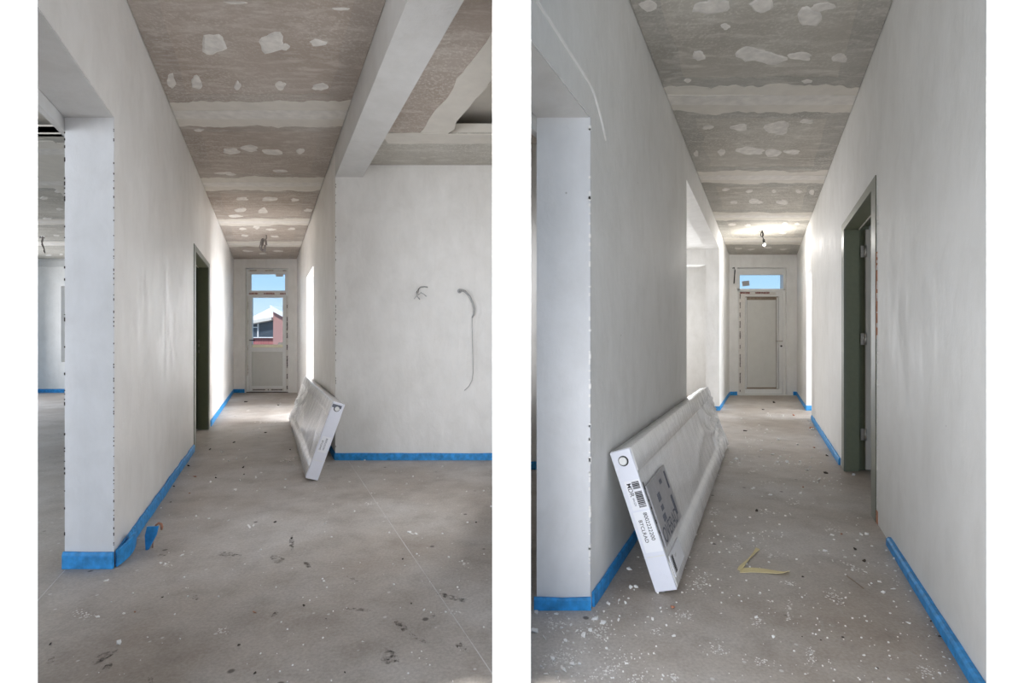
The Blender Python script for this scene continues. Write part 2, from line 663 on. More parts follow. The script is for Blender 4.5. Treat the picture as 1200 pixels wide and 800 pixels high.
# end wall with opening for the glazed door
dl0, dl1 = at(287.3, 314, VL), at(337.6, 459.5, VL)
x0 = L.P(uLo - 3.9, VL).x
wx0, wx1 = at(71.5, 335, VL).x, at(71.5, 335, VL).x + 1.15
wz0, wz1 = at(71, 424, VL).z, at(71, 335, VL).z
mb = MB()
xe = L.P(uR + 0.2, VL).x
mb.box((x0, VL, 0), (wx0, VL + 0.24, ROOF)).box((wx1, VL, 0), (dl0.x, VL + 0.24, ROOF))
mb.box((wx0, VL, 0), (wx1, VL + 0.24, wz0)).box((wx0, VL, wz1), (wx1, VL + 0.24, ROOF))
mb.box((dl1.x, VL, 0), (CL - 0.002, VL + 0.24, ROOF))
mb.box((dl0.x, VL, dl0.z), (dl1.x, VL + 0.24, ROOF))
wend = struct('wall_end', mb, M_WALL_L, 'plastered end wall around the glazed back door')
MB().box((x0, VL - 0.03, 2.50), (wx1, VL - 0.001, 2.62)).build('cornice_board', M_BEAM, wend)
# living room window
wn = empty('window_1', ((wx0 + wx1) / 2, VL + 0.12, wz0), 'white framed window in the far living room wall', None, 'structure')
f = MB()
t = 0.02
f.box((wx0, VL + 0.10, wz0), (wx0 + t, VL + 0.17, wz1)).box((wx1 - t, VL + 0.10, wz0), (wx1, VL + 0.17, wz1))
f.box((wx0 + t, VL + 0.10, wz0), (wx1 - t, VL + 0.17, wz0 + t)).box((wx0 + t, VL + 0.10, wz1 - t), (wx1 - t, VL + 0.17, wz1))
f.build('window_frame', M_PVC, wn)
MB().box((wx0 + t, VL + 0.13, wz0 + t), (wx1 - t, VL + 0.14, wz1 - t)).build('pane', M_GLASS, wn)

# beam and hall bulkhead
BZ = 2.404
bm_ = MB().uv(L, uR - 0.004, uR + 0.228, 1.06, VH - 0.011, BZ, ROOF)
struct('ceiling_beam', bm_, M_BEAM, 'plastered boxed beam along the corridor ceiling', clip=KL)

# ------------------------------------------------------------------ ceilings


def ragged_band(fk, u0, u1, v0, v1, z, seed, amp=0.05, thick=0.004, along='u'):
    """trowelled joint band with uneven feathered edges, along u (or v)"""
    n = 46
    secs = []
    for i in range(n + 1):
        t_ = i / n
        if along == 'u':
            u = u0 + (u1 - u0) * t_
            a = v0 + amp * noise.noise(Vector((u * 4.0, seed, 0))) + 0.4 * amp * noise.noise(Vector((u * 19.0, seed, 3)))
            b = v1 + amp * noise.noise(Vector((u * 4.0, seed, 9))) + 0.4 * amp * noise.noise(Vector((u * 19.0, seed, 5)))
            p, q = (u, a), (u, b)
        else:
            v = v0 + (v1 - v0) * t_
            a = u0 + amp * noise.noise(Vector((v * 4.0, seed, 0))) + 0.4 * amp * noise.noise(Vector((v * 19.0, seed, 3)))
            b = u1 + amp * noise.noise(Vector((v * 4.0, seed, 9))) + 0.4 * amp * noise.noise(Vector((v * 19.0, seed, 5)))
            p, q = (a, v), (b, v)
        secs.append([fk.P(*p, z - thick), fk.P(*q, z - thick), fk.P(*q, z + 0.001), fk.P(*p, z + 0.001)])
    return MB().strip(secs)


def patch(fk, x, y, w, h, z, rnd):
    """dab of filler over a screw head: irregular flat blob"""
    n = 16
    ph = rnd.uniform(0, 50)
    tilt = rnd.uniform(-0.35, 0.35)
    thick = rnd.uniform(0.0022, 0.0060)
    ring = []
    for i in range(n):
        a = 2 * math.pi * i / n
        r = 1 + 0.42 * noise.noise(Vector((math.cos(a) * 1.3 + ph, math.sin(a) * 1.3, ph)))+ rnd.uniform(-.08, .08)
        px = math.cos(a) * r * w / 2
        py = math.sin(a) * r * h / 2
        ring.append(fk.ceil(x + px - py * tilt, y + py + px * tilt * h / max(w, 1), z))
    m = MB()
    dn = Vector((0, 0, thick))
    c = sum(ring, Vector()) / n
    inner = [(p - c) * 0.8 + c - dn for p in ring]
    m.v = [p + Vector((0, 0, 0.0005)) for p in ring] + inner
    for i in range(n):
        j = (i + 1) % n
        m.f.append([i, j, n + j, n + i])
    m.f.append([n + i for i in range(n)])
    m.f.append([i for i in reversed(range(n))])
    return m


def ceiling(fk, name, label, u0, u1, seams, bands, patches, mat, zc, seed, cols=None):
    c = struct(name, MB().uv(fk, u0, u1, seams[0], seams[-1], zc + 0.0125, zc + 0.06), M_DARK, label)
    us = cols or [u0, u1]
    for a, b in zip(us[:-1], us[1:]):
        for v0, v1 in zip(seams[:-1], seams[1:]):
            MB().uv(fk, a + 0.002, b - 0.002, v0 + 0.002, v1 - 0.002, zc, zc + 0.0125).build('board', mat, c)
    for i, (v0, v1) in enumerate(bands):
        ragged_band(fk, u0 + 0.003, u1 - 0.003, v0, v1, zc, seed + i * 3.7, 0.07).build('joint_band', M_JOINT, c)
        m = 0.5 * (v0 + v1)
        ragged_band(fk, u0 + 0.003, u1 - 0.003, m - 0.07, m + 0.07, zc - 0.003, seed + i * 2.7 + 50, 0.012, 0.003).build('joint_tape', M_PATCH, c)
        for q_, (a_, b_) in enumerate(((v0 - 0.10, v0 + 0.02), (v1 - 0.02, v1 + 0.10))):
            ragged_band(fk, u0 + 0.004, u1 - 0.004, a_, b_, zc + 0.0005, seed + i * 5.1 + q_, 0.05, 0.0025).build('filler_smear', M_SMEAR_L if mat is M_BOARD_L else M_SMEAR_R, c)
    for q_, (a_, b_) in enumerate(((us[0] + 0.003, us[0] + 0.15), (us[-1] - 0.16, us[-1] - 0.003))):
        sm_ = ragged_band(fk, a_, b_, seams[0] + 0.01, seams[-1] - 0.01, zc + 0.0005, seed + 90 + q_, 0.0 if False else 0.04, 0.002, 'v')
        lo_, hi_ = us[0] + 0.002, us[-1] - 0.002
        for p_ in sm_.v:
            u_ = p_.x - fk.k * p_.y
            p_.x += min(max(u_, lo_), hi_) - u_
        sm_.build('filler_smear', M_SMEAR_L if mat is M_BOARD_L else M_SMEAR_R, c)
    rnd = random.Random(seed)
    for (x, y, w_, h_) in patches:
        patch(fk, x, y, w_, h_, zc, rnd).build('filler_patch', M_DAB, c)
    return c


PL = [(250, 51, 30, 24), (319, 51, 28, 26), (333, 55, 14, 8), (372, 50, 20, 9), (201, 94, 10, 20), (230, 97, 14, 16), (278, 100, 8, 10),
      (329, 100, 12, 10), (375, 102, 20, 8), (233, 152, 12, 4), (270, 177, 20, 8), (293, 174, 18, 8), (320, 178, 24, 7), (352, 177, 9, 7),
      (262, 203, 20, 3), (328, 200, 18, 3), (276, 3, 30, 3), (400, 10, 26, 2.5),
      (270, 204, 14, 3), (284, 233, 15, 4.5), (316, 233, 20, 5), (345, 234, 9, 4), (282, 246, 16, 5), (308, 247, 12, 7), (361, 246, 10, 4),
      (276, 253, 16, 3), (284, 268, 8, 3), (301, 266, 9, 5), (318, 269, 12, 3), (342, 268, 9, 3), (287, 276, 10, 2.5), (322, 277, 10, 2.5),
      (290, 294, 12, 2), (325, 294, 12, 2), (308, 297, 10, 2)]
ceiling(L, 'ceiling', 'brown plasterboard corridor ceiling with pale filled joints', uL + 0.001, uR - 0.005,
        [1.36, 3.72, 5.36, 7.05, 8.63, VL - 0.001],
        [(3.51, 3.92), (5.13, 5.58), (6.85, 7.25), (8.38, 8.85)], PL, M_BOARD_L, ZC, 11)

# left living room ceiling with a light trough
def px_rel(l):
    return l


lr = [2.8 + 0 * i for i in range(1)]
PLv = [(55, 256, 12, 3), (68, 224, 8, 4), (52, 232, 10, 4), (66, 276, 7, 2), (50, 277, 8, 2), (62, 286, 6, 1.5), (57, 299, 8, 2), (72, 298, 5, 2),
       (60, 187, 18, 4), (70, 245, 8, 3)]
ceiling(L, 'ceiling_living', 'plasterboard ceiling of the living room left of the corridor', uLo - 4.2, uLo - 0.031,
        [4.07, 5.36, 7.05, 8.63, VL - 0.031],
        [(4.25, 4.62), (5.13, 5.5), (6.85, 7.2), (8.38, 8.75)], PLv, M_BOARD_R, ZC, 23)
mb = MB()
mb.uv(L, uLo - 4.2, uLo - 0.031, 4.07, 4.12, ZC, ZC + 0.075)
mb2 = MB().uv(L, uLo - 4.2, uLo - 0.031, 1.06, 4.40, ZC + 0.13, ZC + 0.16)
tr = struct('ceiling_trough', mb2, M_JOINT, 'raised ceiling of the light trough in the living room')
mb.build('trough_edge', M_JOINT, tr)
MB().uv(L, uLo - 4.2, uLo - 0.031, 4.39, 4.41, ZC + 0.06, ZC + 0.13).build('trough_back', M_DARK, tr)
ragged_band(L, -2.3, -1.75, 4.2, 9.9, ZC - 0.001, 77, 0.05, 0.004, 'v').build('joint_band', M_JOINT, tr)

# right hall ceiling of the left fork: lower, with a trough
HCZ = 2.506
uh0 = uR + 0.229
vT = 3.70
uT = 1.29
ch = struct('ceiling_hall', MB().plan([(L.P(uh0, 1.8).x, 1.8), (CL - 0.002, 1.8), (CL - 0.002, VH - 0.012), (L.P(uh0, VH).x, VH - 0.012)],
                                      HCZ + 0.17, HCZ + 0.2), M_JOINT, 'dropped hall ceiling with a raised light trough')
MB().uv(L, uh0, uT, 1.06, vT, HCZ, HCZ + 0.0125).build('board', M_BOARD_L, ch, clip=KL)
p = [(L.P(uh0, vT).x, vT), (CL - 0.003, vT), (CL - 0.003, VH - 0.012), (L.P(uh0, VH).x, VH - 0.012)]
MB().plan(p, HCZ, HCZ + 0.0125).build('board', M_BOARD_R, ch)
ragged_band(L, uT - 0.20, uT - 0.004, 1.08, vT + 0.02, HCZ, 31, 0.035, 0.004, 'v').build('joint_band', M_JOINT, ch, clip=KL)
secs = []
for i in range(40):
    t_ = i / 39
    xx = p[0][0] + 0.02 + (CL - 0.01 - p[0][0] - 0.02) * t_
    a = vT - 0.02 + 0.02 * noise.noise(Vector((xx * 9, 3, 1))) if L.k * vT + uT > xx else vT + 0.001
    b = vT + 0.17 + 0.03 * noise.noise(Vector((xx * 7, 1, 1)))
    secs.append([(xx, a, HCZ - 0.006), (xx, b, HCZ - 0.006), (xx, b, HCZ + 0.001), (xx, a, HCZ + 0.001)])
MB().strip(secs).build('joint_band', M_JOINT, ch)
xT = L.P(uT, vT).x
MB().box((xT, vT, HCZ + 0.013), (CL - 0.003, vT + 0.03, HCZ + 0.075)).build('trough_edge', M_JOINT, ch)
MB().uv(L, uT - 0.03, uT - 0.001, 1.08, vT, HCZ + 0.013, HCZ + 0.168).build('trough_edge', M_JOINT, ch, clip=KL)
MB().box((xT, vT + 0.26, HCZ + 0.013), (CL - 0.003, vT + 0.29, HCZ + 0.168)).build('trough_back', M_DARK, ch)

# ------------------------------------------------------------------ right fork
qL, qLo, qR = -0.652, -0.85, 0.627
vQ = 1.929
hq = 1.849
O0, O1, OH = 4.33, 7.52, 2.375
mb = MB()
mb.uv(Q, qLo, qL, vQ, O0, 0, ROOF)
mb.uv(Q, qLo, qL, O1, VQ, 0, ROOF)
mb.uv(Q, qLo, qL, O0, O1, OH, ROOF)
mb.uv(Q, qLo, qL, 1.05, vQ, hq, ROOF)
wq = struct('wall_left.001', mb, M_WALL_R, 'shaded grey plastered wall the large package leans on', clip=KR)
MB().uv(Q, qLo - 0.002, qL + 0.001, vQ - 0.008, vQ + 0.001, 0, hq - 0.004).build('wall_end_face', M_PILLAR, wq)
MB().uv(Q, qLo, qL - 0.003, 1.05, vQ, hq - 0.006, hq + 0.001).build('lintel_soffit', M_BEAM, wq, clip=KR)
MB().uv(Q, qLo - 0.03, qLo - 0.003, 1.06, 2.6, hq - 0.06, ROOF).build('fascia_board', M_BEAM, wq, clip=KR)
# raised plaster ridge running beside the lintel edge
pts = []
for i in range(30):
    t_ = i / 29
    v = 1.3 + (2.06 - 1.3) * t_
    z = hq + 0.135 - 0.02 * t_ - 0.13 * max(0, (t_ - 0.8) / 0.2) ** 1.6
    v += 0.05 * max(0, (t_ - 0.8) / 0.2)
    pts.append(Q.P(qL, v, z))
MB().tube(pts, 0.0075, 6).build('plaster_ridge', M_WALL_R, wq, smooth=True, clip=KR)
nk = MB()
for i in range(50):
    z = R.uniform(0.1, 1.82)
    h = R.uniform(0.004, 0.02)
    nk.uv(Q, qL - 0.003, qL + 0.003 + R.uniform(0, 0.003), vQ - 0.014, vQ - 0.007, z, z + h)
tag(nk.build('corner_nicks', M_CHIP, wq), kind='stuff')

# kitchen cross wall seen through the slot beside the pillar
yk = 4.03
mb = MB().plan([(CR + 0.002, yk), (Q.P(qLo, yk).x, yk), (Q.P(qLo, yk + 0.15).x, yk + 0.15), (CR + 0.002, yk + 0.15)], 0, ROOF)
struct('wall_kitchen', mb, M_WALL_L, 'beige plastered cross wall behind the white wall end')
MBK = MB().plan([(CR + 0.002, 1.06), (Q.P(qLo, 1.06).x - 0.03, 1.06), (Q.P(qLo, yk).x - 0.03, yk - 0.002), (CR + 0.002, yk - 0.002)], 2.56, 2.6)
MBK = MB().plan([(CR + 0.002, 1.9), (Q.P(qLo, 1.9).x - 0.03, 1.9), (Q.P(qLo, yk).x - 0.03, yk - 0.002), (CR + 0.002, yk - 0.002)], 2.56, 2.6)
struct('ceiling_kitchen', MBK, M_BOARD_L, 'boarded ceiling of the side room by the white wall end')

# right wall with green-framed doorway and a bare doorway
G0, G1, GH = 2.85, 4.09, 1.931
B0, B1, BH = 6.70, 7.52, 1.99
mb = MB()
mb.uv(Q, qR, qR + 0.2, 1.06, G0, 0, ROOF)
mb.uv(Q, qR, qR + 0.2, G1, B0, 0, ROOF)
mb.uv(Q, qR, qR + 0.2, B1, VQ, 0, ROOF)
mb.uv(Q, qR, qR + 0.2, G0, G1, GH, ROOF)
mb.uv(Q, qR, qR + 0.2, B0, B1, BH, ROOF)
wqr = struct('wall_right.001', mb, M_WALL_R, 'bright plastered wall holding the open green door frame')
nk = MB()
for i in range(60):
    z = R.uniform(0.05, 1.9)
    h = R.uniform(0.006, 0.03)
    nk.uv(Q, qR - 0.004, qR + 0.001, G0 - 0.035 + R.uniform(-0.004, 0.01), G0 - 0.02 + R.uniform(-0.01, 0.004), z, z + h)
tag(nk.build('broken_plaster_edge', M_CHIP, wqr), kind='stuff')
MB().uv(Q, qR - 0.003, qR + 0.001, G0 - 0.028, G0 - 0.004, 1.02, 1.50).build('bare_brick_edge', M_ORANGE, wqr)
MB().uv(Q, qR - 0.003, qR + 0.001, G0 - 0.04, G0 - 0.004, 0.0, 0.07).build('bare_brick_edge', M_ORANGE, wqr)
# bathroom / dining cross walls out of view
mb = MB()
dr0, dr1 = at(864, 313.5, VQ), at(922, 462.5, VQ)
mb.box((CR + 0.002, VQ, 0), (dr0.x, VQ + 0.24, ROOF)).box((dr1.x, VQ, 0), (Q.P(qR + 2.4, VQ).x, VQ + 0.24, ROOF))
mb.box((dr0.x, VQ, dr0.z), (dr1.x, VQ + 0.24, ROOF))
wqe = struct('wall_end.001', mb, M_WALL_R, 'plastered end wall around the solid white back door')
# dining room: lower beam and ceiling seen through the wide opening
mb = MB().box((CR + 0.01, 8.9, at(0, 310, 8.9).z), (Q.P(qLo, 8.9).x - 0.16, 9.15, ROOF))
struct('ceiling_beam.001', mb, M_WALL_R, 'plain white beam in the room past the wide opening')
struct('ceiling_dining', MB().plan([(CR + 0.01, yk + 0.16), (Q.P(qLo, yk).x - 0.01, yk + 0.16), (Q.P(qLo, VQ).x - 0.01, VQ - 0.01), (CR + 0.01, VQ - 0.01)],
                                   2.62, 2.66), M_WALL_R, 'white ceiling of the room past the wide opening')
struct('ceiling_bath', MB().uv(Q, qR + 0.201, qR + 2.4, 1.2, VQ - 0.01, 2.55, 2.6), M_WALL_R, 'white ceiling of the rooms behind the green door')
struct('wall_bath', MB().uv(Q, qR + 2.4, qR + 2.5, 1.2, 6.0, 0, ROOF), M_WALL_R, 'back wall of the room behind the open green door')
struct('wall_bath.001', MB().uv(Q, qR + 0.2, qR + 2.4, 5.3, 5.4, 0, ROOF), M_WALL_R, 'cross wall of the room behind the open green door')
struct('wall_bedroom', MB().uv(L, uLo - 1.45, uLo - 0.001, 6.6, 6.7, 0, 2.6), M_WALL_L, 'cross wall behind the shut green door')

PQ = [(835, 7, 44, 20), (893, 6, 24, 20), (949, 20, 28, 22), (965, 8, 30, 10), (818, 65, 15, 13), (882, 64, 38, 18), (902, 68, 40, 14), (938, 66, 30, 11),
      (985, 68, 20, 12), (806, 94, 10, 5), (850, 31, 10, 8), (760, 6, 24, 14), (946, 95, 14, 5),
      (829, 149, 14, 6), (867, 149, 20, 7), (912, 150, 28, 16), (946, 142, 17, 6), (880, 177, 34, 9), (907, 179, 18, 10), (929, 178, 19, 5),
      (846, 178, 9, 8), (816, 180, 6, 8), (850, 222, 10, 3.5), (878, 224, 7, 4), (860, 237, 9, 4), (885, 236, 15, 6.5), (917, 237, 14, 6), (907, 224, 6, 3.5),
      (936, 224, 7, 5), (951, 225, 6, 6), (858, 263, 10, 3), (876, 264, 8, 3), (899, 265, 9, 2.5), (920, 262, 7, 3.5), (934, 262, 6, 3),
      (865, 273, 8, 2), (884, 273, 8, 2), (918, 273, 9, 2), (865, 291, 8, 2.2), (880, 292, 9, 2.2), (900, 290, 9, 2.2), (918, 292, 9, 2.2)]
ceiling(Q, 'ceiling.001', 'plasterboard corridor ceiling greyed for the light with white filler dabs', qL + 0.001, qR - 0.001,
        [1.46, 3.49, 5.13, 6.72, 8.36, VQ - 0.001],
        [(3.30, 3.68), (4.93, 5.33), (6.5, 6.93), (8.1, 8.65)], PQ, M_BOARD_R, ZC, 41)

# ------------------------------------------------------------------ green door frames


def green_frame(name, label, fk, uw, sgn, v0, v1, h, leaf_open):
    """steel frame: face strips on the corridor side, reveal with a rebate; uw = corridor wall face, sgn = side"""
    o = empty(name, fk.P(uw, (v0 + v1) / 2, 0), label, None, 'structure')
    pr = 0.006                       # proud of the plaster
    fw, ft = 0.115, 0.056
    a, b = uw - sgn * pr, uw + sgn * 0.012

    def bx(u0, u1, vv0, vv1, z0, z1, nm, m, par=o):
        u0, u1 = min(u0, u1), max(u0, u1)
        return MB().uv(fk, u0, u1, vv0, vv1, z0, z1).build(nm, m, par, bevel=0.0)
    jn = bx(a, b, v0, v0 + fw, 0, h, 'jamb', M_GREEN)
    jf = bx(a, b, v1 - fw, v1, 0, h, 'jamb', M_GREEN)
    hd = bx(a, b, v0 + fw, v1 - fw, h - ft, h, 'head', M_GREEN)
    # reveals: first step, then rebate set back
    for jj, (p0, p1, q0, q1) in ((jn, (v0 + fw - 0.02, v0 + fw, v0 + fw - 0.06, v0 + fw - 0.045)), (jf, (v1 - fw, v1 - fw + 0.02, v1 - fw + 0.045, v1 - fw + 0.06))):
        bx(b, uw + sgn * 0.115, p0, p1, 0, h - ft + 0.01, 'reveal', M_GREEN_D, jj)
        bx(uw + sgn * 0.115, uw + sgn * 0.2, q0, q1, 0, h - 0.02, 'rebate', M_GREEN_D, jj)
    bx(b, uw + sgn * 0.115, v0 + fw, v1 - fw, h - ft, h - ft + 0.02, 'reveal', M_GREEN_D, hd)
    bx(uw + sgn * 0.115, uw + sgn * 0.2, v0 + fw - 0.05, v1 - fw + 0.05, h - 0.02, h - 0.005, 'rebate', M_GREEN_D, hd)
    bx(uw + sgn * 0.108, uw + sgn * 0.116, v0 + fw, v1 - fw, h - ft - 0.006, h - ft + 0.004, 'gasket', M_JOINT, hd)
    if leaf_open:
        lv = v1 - fw + 0.04
        lf = bx(uw + sgn * 0.165, uw + sgn * 1.15, lv - 0.042, lv, 0.012, h - 0.055, 'leaf', M_LEAF)
        for z in (0.24, 0.98, 1.66):
            hg = bx(uw + sgn * 0.126, uw + sgn * 0.165, lv - 0.040, lv - 0.037, z, z + 0.09, 'hinge', M_STEEL, lf)
            pp = fk.P(uw + sgn * 0.163, lv - 0.046, z)
            MB().tube([pp, pp + Vector((0, 0, 0.09))], 0.009, 8).build('hinge', M_STEEL, lf, smooth=True)
    else:
        lf = bx(uw + sgn * 0.155, uw + sgn * 0.195, v0 + fw - 0.03, v1 - fw + 0.03, 0.012, h - 0.03, 'leaf', M_GREEN_D)  # unseen leaf added to block light and keep the reveal dark
        for z in (0.88, 0.95, 1.0):
            bx(uw + sgn * 0.100, uw + sgn * 0.112, v1 - fw - 0.004, v1 - fw, z, z + 0.03, 'strike_plate', M_STEEL, jf)
    return o


green_frame('door_1', 'dark green steel door frame with an added unseen shut leaf, in the beige wall', L, uL, -1, D0, D1, DH, False)
green_frame('door_2', 'dark green steel door frame with a beige door standing open', Q, qR, 1, G0, G1, GH, True)

# ------------------------------------------------------------------ end doors


def pbox(x0, y0, x1, y1, Y, d0, d1):
    """box covering a rectangle on the wall plane Y, from depth Y+d0 to Y+d1"""
    a, b = at(x0, y1, Y), at(x1, y0, Y)
    return MB().box((a.x, Y + d0, a.z), (b.x, Y + d1, b.z))


def marks(rect, Y, d, horiz, runs, rnd, mat, parent):
    """rows of illegible print along protective film"""
    x0, y0, x1, y1 = rect
    m = MB()
    for (s0, s1) in runs:
        t_ = s0
        while t_ < s1:
            l_ = rnd.uniform(0.7, 1.4)
            if horiz:
                m.v, m.f = pbox_add(m, t_, y0 + rnd.uniform(0, .3), min(t_ + l_, s1), y1 - rnd.uniform(0, .3), Y, d)
            else:
                m.v, m.f = pbox_add(m, x0 + rnd.uniform(0, .4), t_, x1 - rnd.uniform(0, .4), min(t_ + l_, s1), Y, d)
            t_ += l_ + rnd.uniform(0.15, 0.4)
    return m.build('film_print', mat, parent, kind='stuff')


def pbox_add(m, x0, y0, x1, y1, Y, d):
    b = pbox(x0, y0, x1, y1, Y, d - 0.002, d)
    n = len(m.v)
    return m.v + b.v, m.f + [[i + n for i in f_] for f_ in b.f]


rd = random.Random(5)
dA = empty('door_3', at(312, 459.5, VL) + Vector((0, 0.08, 0)), 'white back door with glazed top half, blue sky and house behind', None, 'structure')
Y = VL
fr = MB()
for r_ in ((288, 314.5, 291.5, 459.3), (334, 314.5, 337.5, 459.3), (291.5, 314.5, 334, 319.5), (291.5, 340.2, 334, 346.3)):
    b = pbox(*r_, Y, 0.03, 0.11)
    n = len(fr.v)
    fr.v += b.v
    fr.f += [[i + n for i in f_] for f_ in b.f]
fo = fr.build('door_frame', M_PVC, dA)
for r_ in ((289.5, 315.5, 336.5, 318.5), (291.5, 341.2, 334.5, 345.6), (334.2, 346.4, 337.3, 459.0), (288.2, 346.4, 290.0, 440)):
    pbox(*r_, Y, 0.026, 0.0305).build('protective_film', M_FILM, fo)
marks((290, 342.8, 334, 344.8), Y, 0.026, True, [(291, 301.5), (308.5, 321), (327.5, 334)], rd, M_INKR, fo)
marks((290, 316, 334, 317.4), Y, 0.026, True, [(292, 300), (310, 320), (331, 335)], rd, M_GASKET, fo)
marks((335.1, 0, 336.6, 0), Y, 0.026, False, [(357, 361), (371, 376), (377, 387), (390, 396), (404, 410), (417, 431), (438, 444), (452, 456)], rd, M_INK, fo)
marks((289.6, 0, 290.3, 0), Y, 0.026, False, [(352, 362), (372, 380), (404, 410), (428, 438)], rd, M_GASKET, fo)
pbox(291.6, 319.6, 333.9, 340.1, Y, 0.07, 0.074).build('transom_pane', M_GLASS, dA)
tb = MB()
for r_ in ((291.6, 319.6, 292.8, 340.1), (332.7, 319.6, 333.9, 340.1), (292.8, 319.6, 332.7, 321.0)):
    b = pbox(*r_, Y, 0.05, 0.07)
    n = len(tb.v)
    tb.v += b.v
    tb.f += [[i + n for i in f_] for f_ in b.f]
tb.build('glazing_bead', M_PVC, dA)
pbox(322, 319.8, 330.5, 323.6, Y, 0.046, 0.05).build('loose_film', M_FILM, dA)
sash = MB()
for r_ in ((291.7, 346.5, 293.8, 459.0), (330.2, 346.5, 333.9, 459.0), (293.8, 346.5, 330.2, 348.4), (293.8, 407.2, 330.2, 412.0), (293.8, 452.4, 330.2, 459.0)):
    b = pbox(*r_, Y, 0.04, 0.10)
    n = len(sash.v)
    sash.v += b.v
    sash.f += [[i + n for i in f_] for f_ in b.f]
so = sash.build('leaf_frame', M_PVC, dA)
pbox(293.8, 348.4, 330.2, 407.2, Y, 0.07, 0.074).build('pane', M_GLASS, dA)
pbox(293.8, 412.0, 330.2, 452.4, Y, 0.062, 0.08).build('panel', M_PANEL, dA)
pbox(295.6, 413.6, 328.6, 450.8, Y, 0.056, 0.062).build('raised_panel', M_PANEL, dA)
pbox(294.0, 403.6, 330.0, 407.0, Y, 0.05, 0.062).build('yellow_bead', M_YELL, dA)
pbox(324.5, 401.0, 330.0, 403.6, Y, 0.05, 0.062).build('loose_film', M_FILM, dA)
pbox(294.2, 455.0, 332, 458.4, Y, 0.036, 0.04).build('protective_film', M_FILM, so)
marks((0, 456, 0, 457.4), Y, 0.036, True, [(295.5, 310), (313, 314), (317, 330)], rd, M_INK, so)
hd = MB()
hp = at(293.0, 398.5, Y)
hd.tube([hp + Vector((0, 0.04, 0)), hp + Vector((0, -0.02, 0)), hp + Vector((0.03, -0.028, 0)), hp + Vector((0.11, -0.028, 0))], 0.011, 8)
hd.build('lever_handle', M_BLACK, so, smooth=True)
pbox(291.9, 396, 293.4, 404.5, Y, 0.034, 0.04).build('handle_plate', M_PVC, so)
pbox(288, 459.2, 337.5, 460.0, Y, 0.02, 0.12).build('threshold', M_DARKC, dA)

dB = empty('door_4', at(893, 462.5, VQ) + Vector((0, 0.08, 0)), 'white back door with a solid panel under a narrow transom window', None, 'structure')
Y = VQ
fr = MB()
for r_ in ((864.4, 314, 868, 340), (919.6, 314, 921.8, 340), (868, 314, 919.6, 321.4), (864.4, 338.0, 921.8, 341.0), (864.4, 341.0, 866.4, 462), (918.6, 341.0, 921.8, 462)):
    b = pbox(*r_, Y, 0.04, 0.12)
    n = len(fr.v)
    fr.v += b.v
    fr.f += [[i + n for i in f_] for f_ in b.f]
fo = fr.build('door_frame', M_PVC, dB)
pbox(864.6, 314.2, 921.6, 316.6, Y, 0.03, 0.04).build('frame_lip', M_PVC, fo)
pbox(868, 321.4, 919.6, 338.0, Y, 0.08, 0.084).build('transom_pane', M_GLASS, dB)
sk = at(876, 331.5, Y)
c_, s_ = math.cos(0.12), math.sin(0.12)
MB().hexa([sk + Vector((x * c_ - z * s_, 0.07 + yy, x * s_ + z * c_)) for yy in (0.0, 0.006) for x, z in ((-.068, -.048), (.068, -.048), (.068, .048), (-.068, .048))]).build('pane_sticker', M_SHEET, dB)
sash = MB()
for r_ in ((866.6, 341.2, 874.8, 461.8), (914.6, 341.2, 918.4, 461.8), (874.8, 341.2, 914.6, 347.0), (874.8, 456.0, 914.6, 461.8)):
    b = pbox(*r_, Y, 0.05, 0.11)
    n = len(sash.v)
    sash.v += b.v
    sash.f += [[i + n for i in f_] for f_ in b.f]
so = sash.build('leaf_frame', M_PVC, dB)
pbox(874.8, 347.0, 914.6, 456.0, Y, 0.085, 0.1).build('panel', M_GASKET, dB)
pbox(877.6, 351.0, 911.8, 454.0, Y, 0.072, 0.085).build('raised_panel', M_PANEL, dB)
gm = MB()
for r_ in ((875.6, 348.0, 876.8, 455.5), (912.6, 348.0, 913.8, 455.5)):
    b = pbox(*r_, Y, 0.06, 0.085)
    n = len(gm.v)
    gm.v += b.v
    gm.f += [[i + n for i in f_] for f_ in b.f]
gm.build('glazing_bead', M_PVC, dB)
pbox(866.8, 342.0, 874.2, 461.0, Y, 0.046, 0.05).build('protective_film', M_FILM, so)
pbox(874.2, 342.0, 911.0, 345.4, Y, 0.046, 0.05).build('protective_film', M_FILM, so)
marks((0, 341.6, 0, 344.0), Y, 0.046, True, [(868.5, 880), (886.5, 903)], rd, M_INKR, so)
marks((867.9, 0, 869.3, 0), Y, 0.046, False, [(344, 350), (354, 361), (366, 372), (376, 384), (388, 397), (404, 408.5), (415, 430), (437, 449), (457, 459)], rd, M_INK, so)
hp = at(916.2, 399.6, Y)
hd = MB().tube([hp + Vector((0, 0.05, 0)), hp + Vector((0, -0.02, 0)), hp + Vector((-0.03, -0.028, 0)), hp + Vector((-0.13, -0.028, 0))], 0.011, 8)
hd.build('lever_handle', M_STEEL, so, smooth=True)
hp = at(917, 405.4, Y)
MB().tube([hp + Vector((0, 0.05, 0)), hp + Vector((0, 0.035, 0))], 0.017, 10).build('lock_cylinder', M_BLACK, so)
pbox(864.4, 462.0, 921.8, 463.0, Y, -0.02, 0.12).build('threshold', M_PVC, dB)
nl = at(858.8, 314, VQ)
tag(MB().tube([nl + Vector((0, 0.0, 0.0)), nl + Vector((0, -0.06, 0.0)), nl + Vector((0.01, -0.07, -0.05)), nl + Vector((0.0, -0.05, -0.3))], 0.010, 6).build('cable_stub', M_BLACK, origin=nl),
    'short black cable stub beside the solid white back door', 'cable')

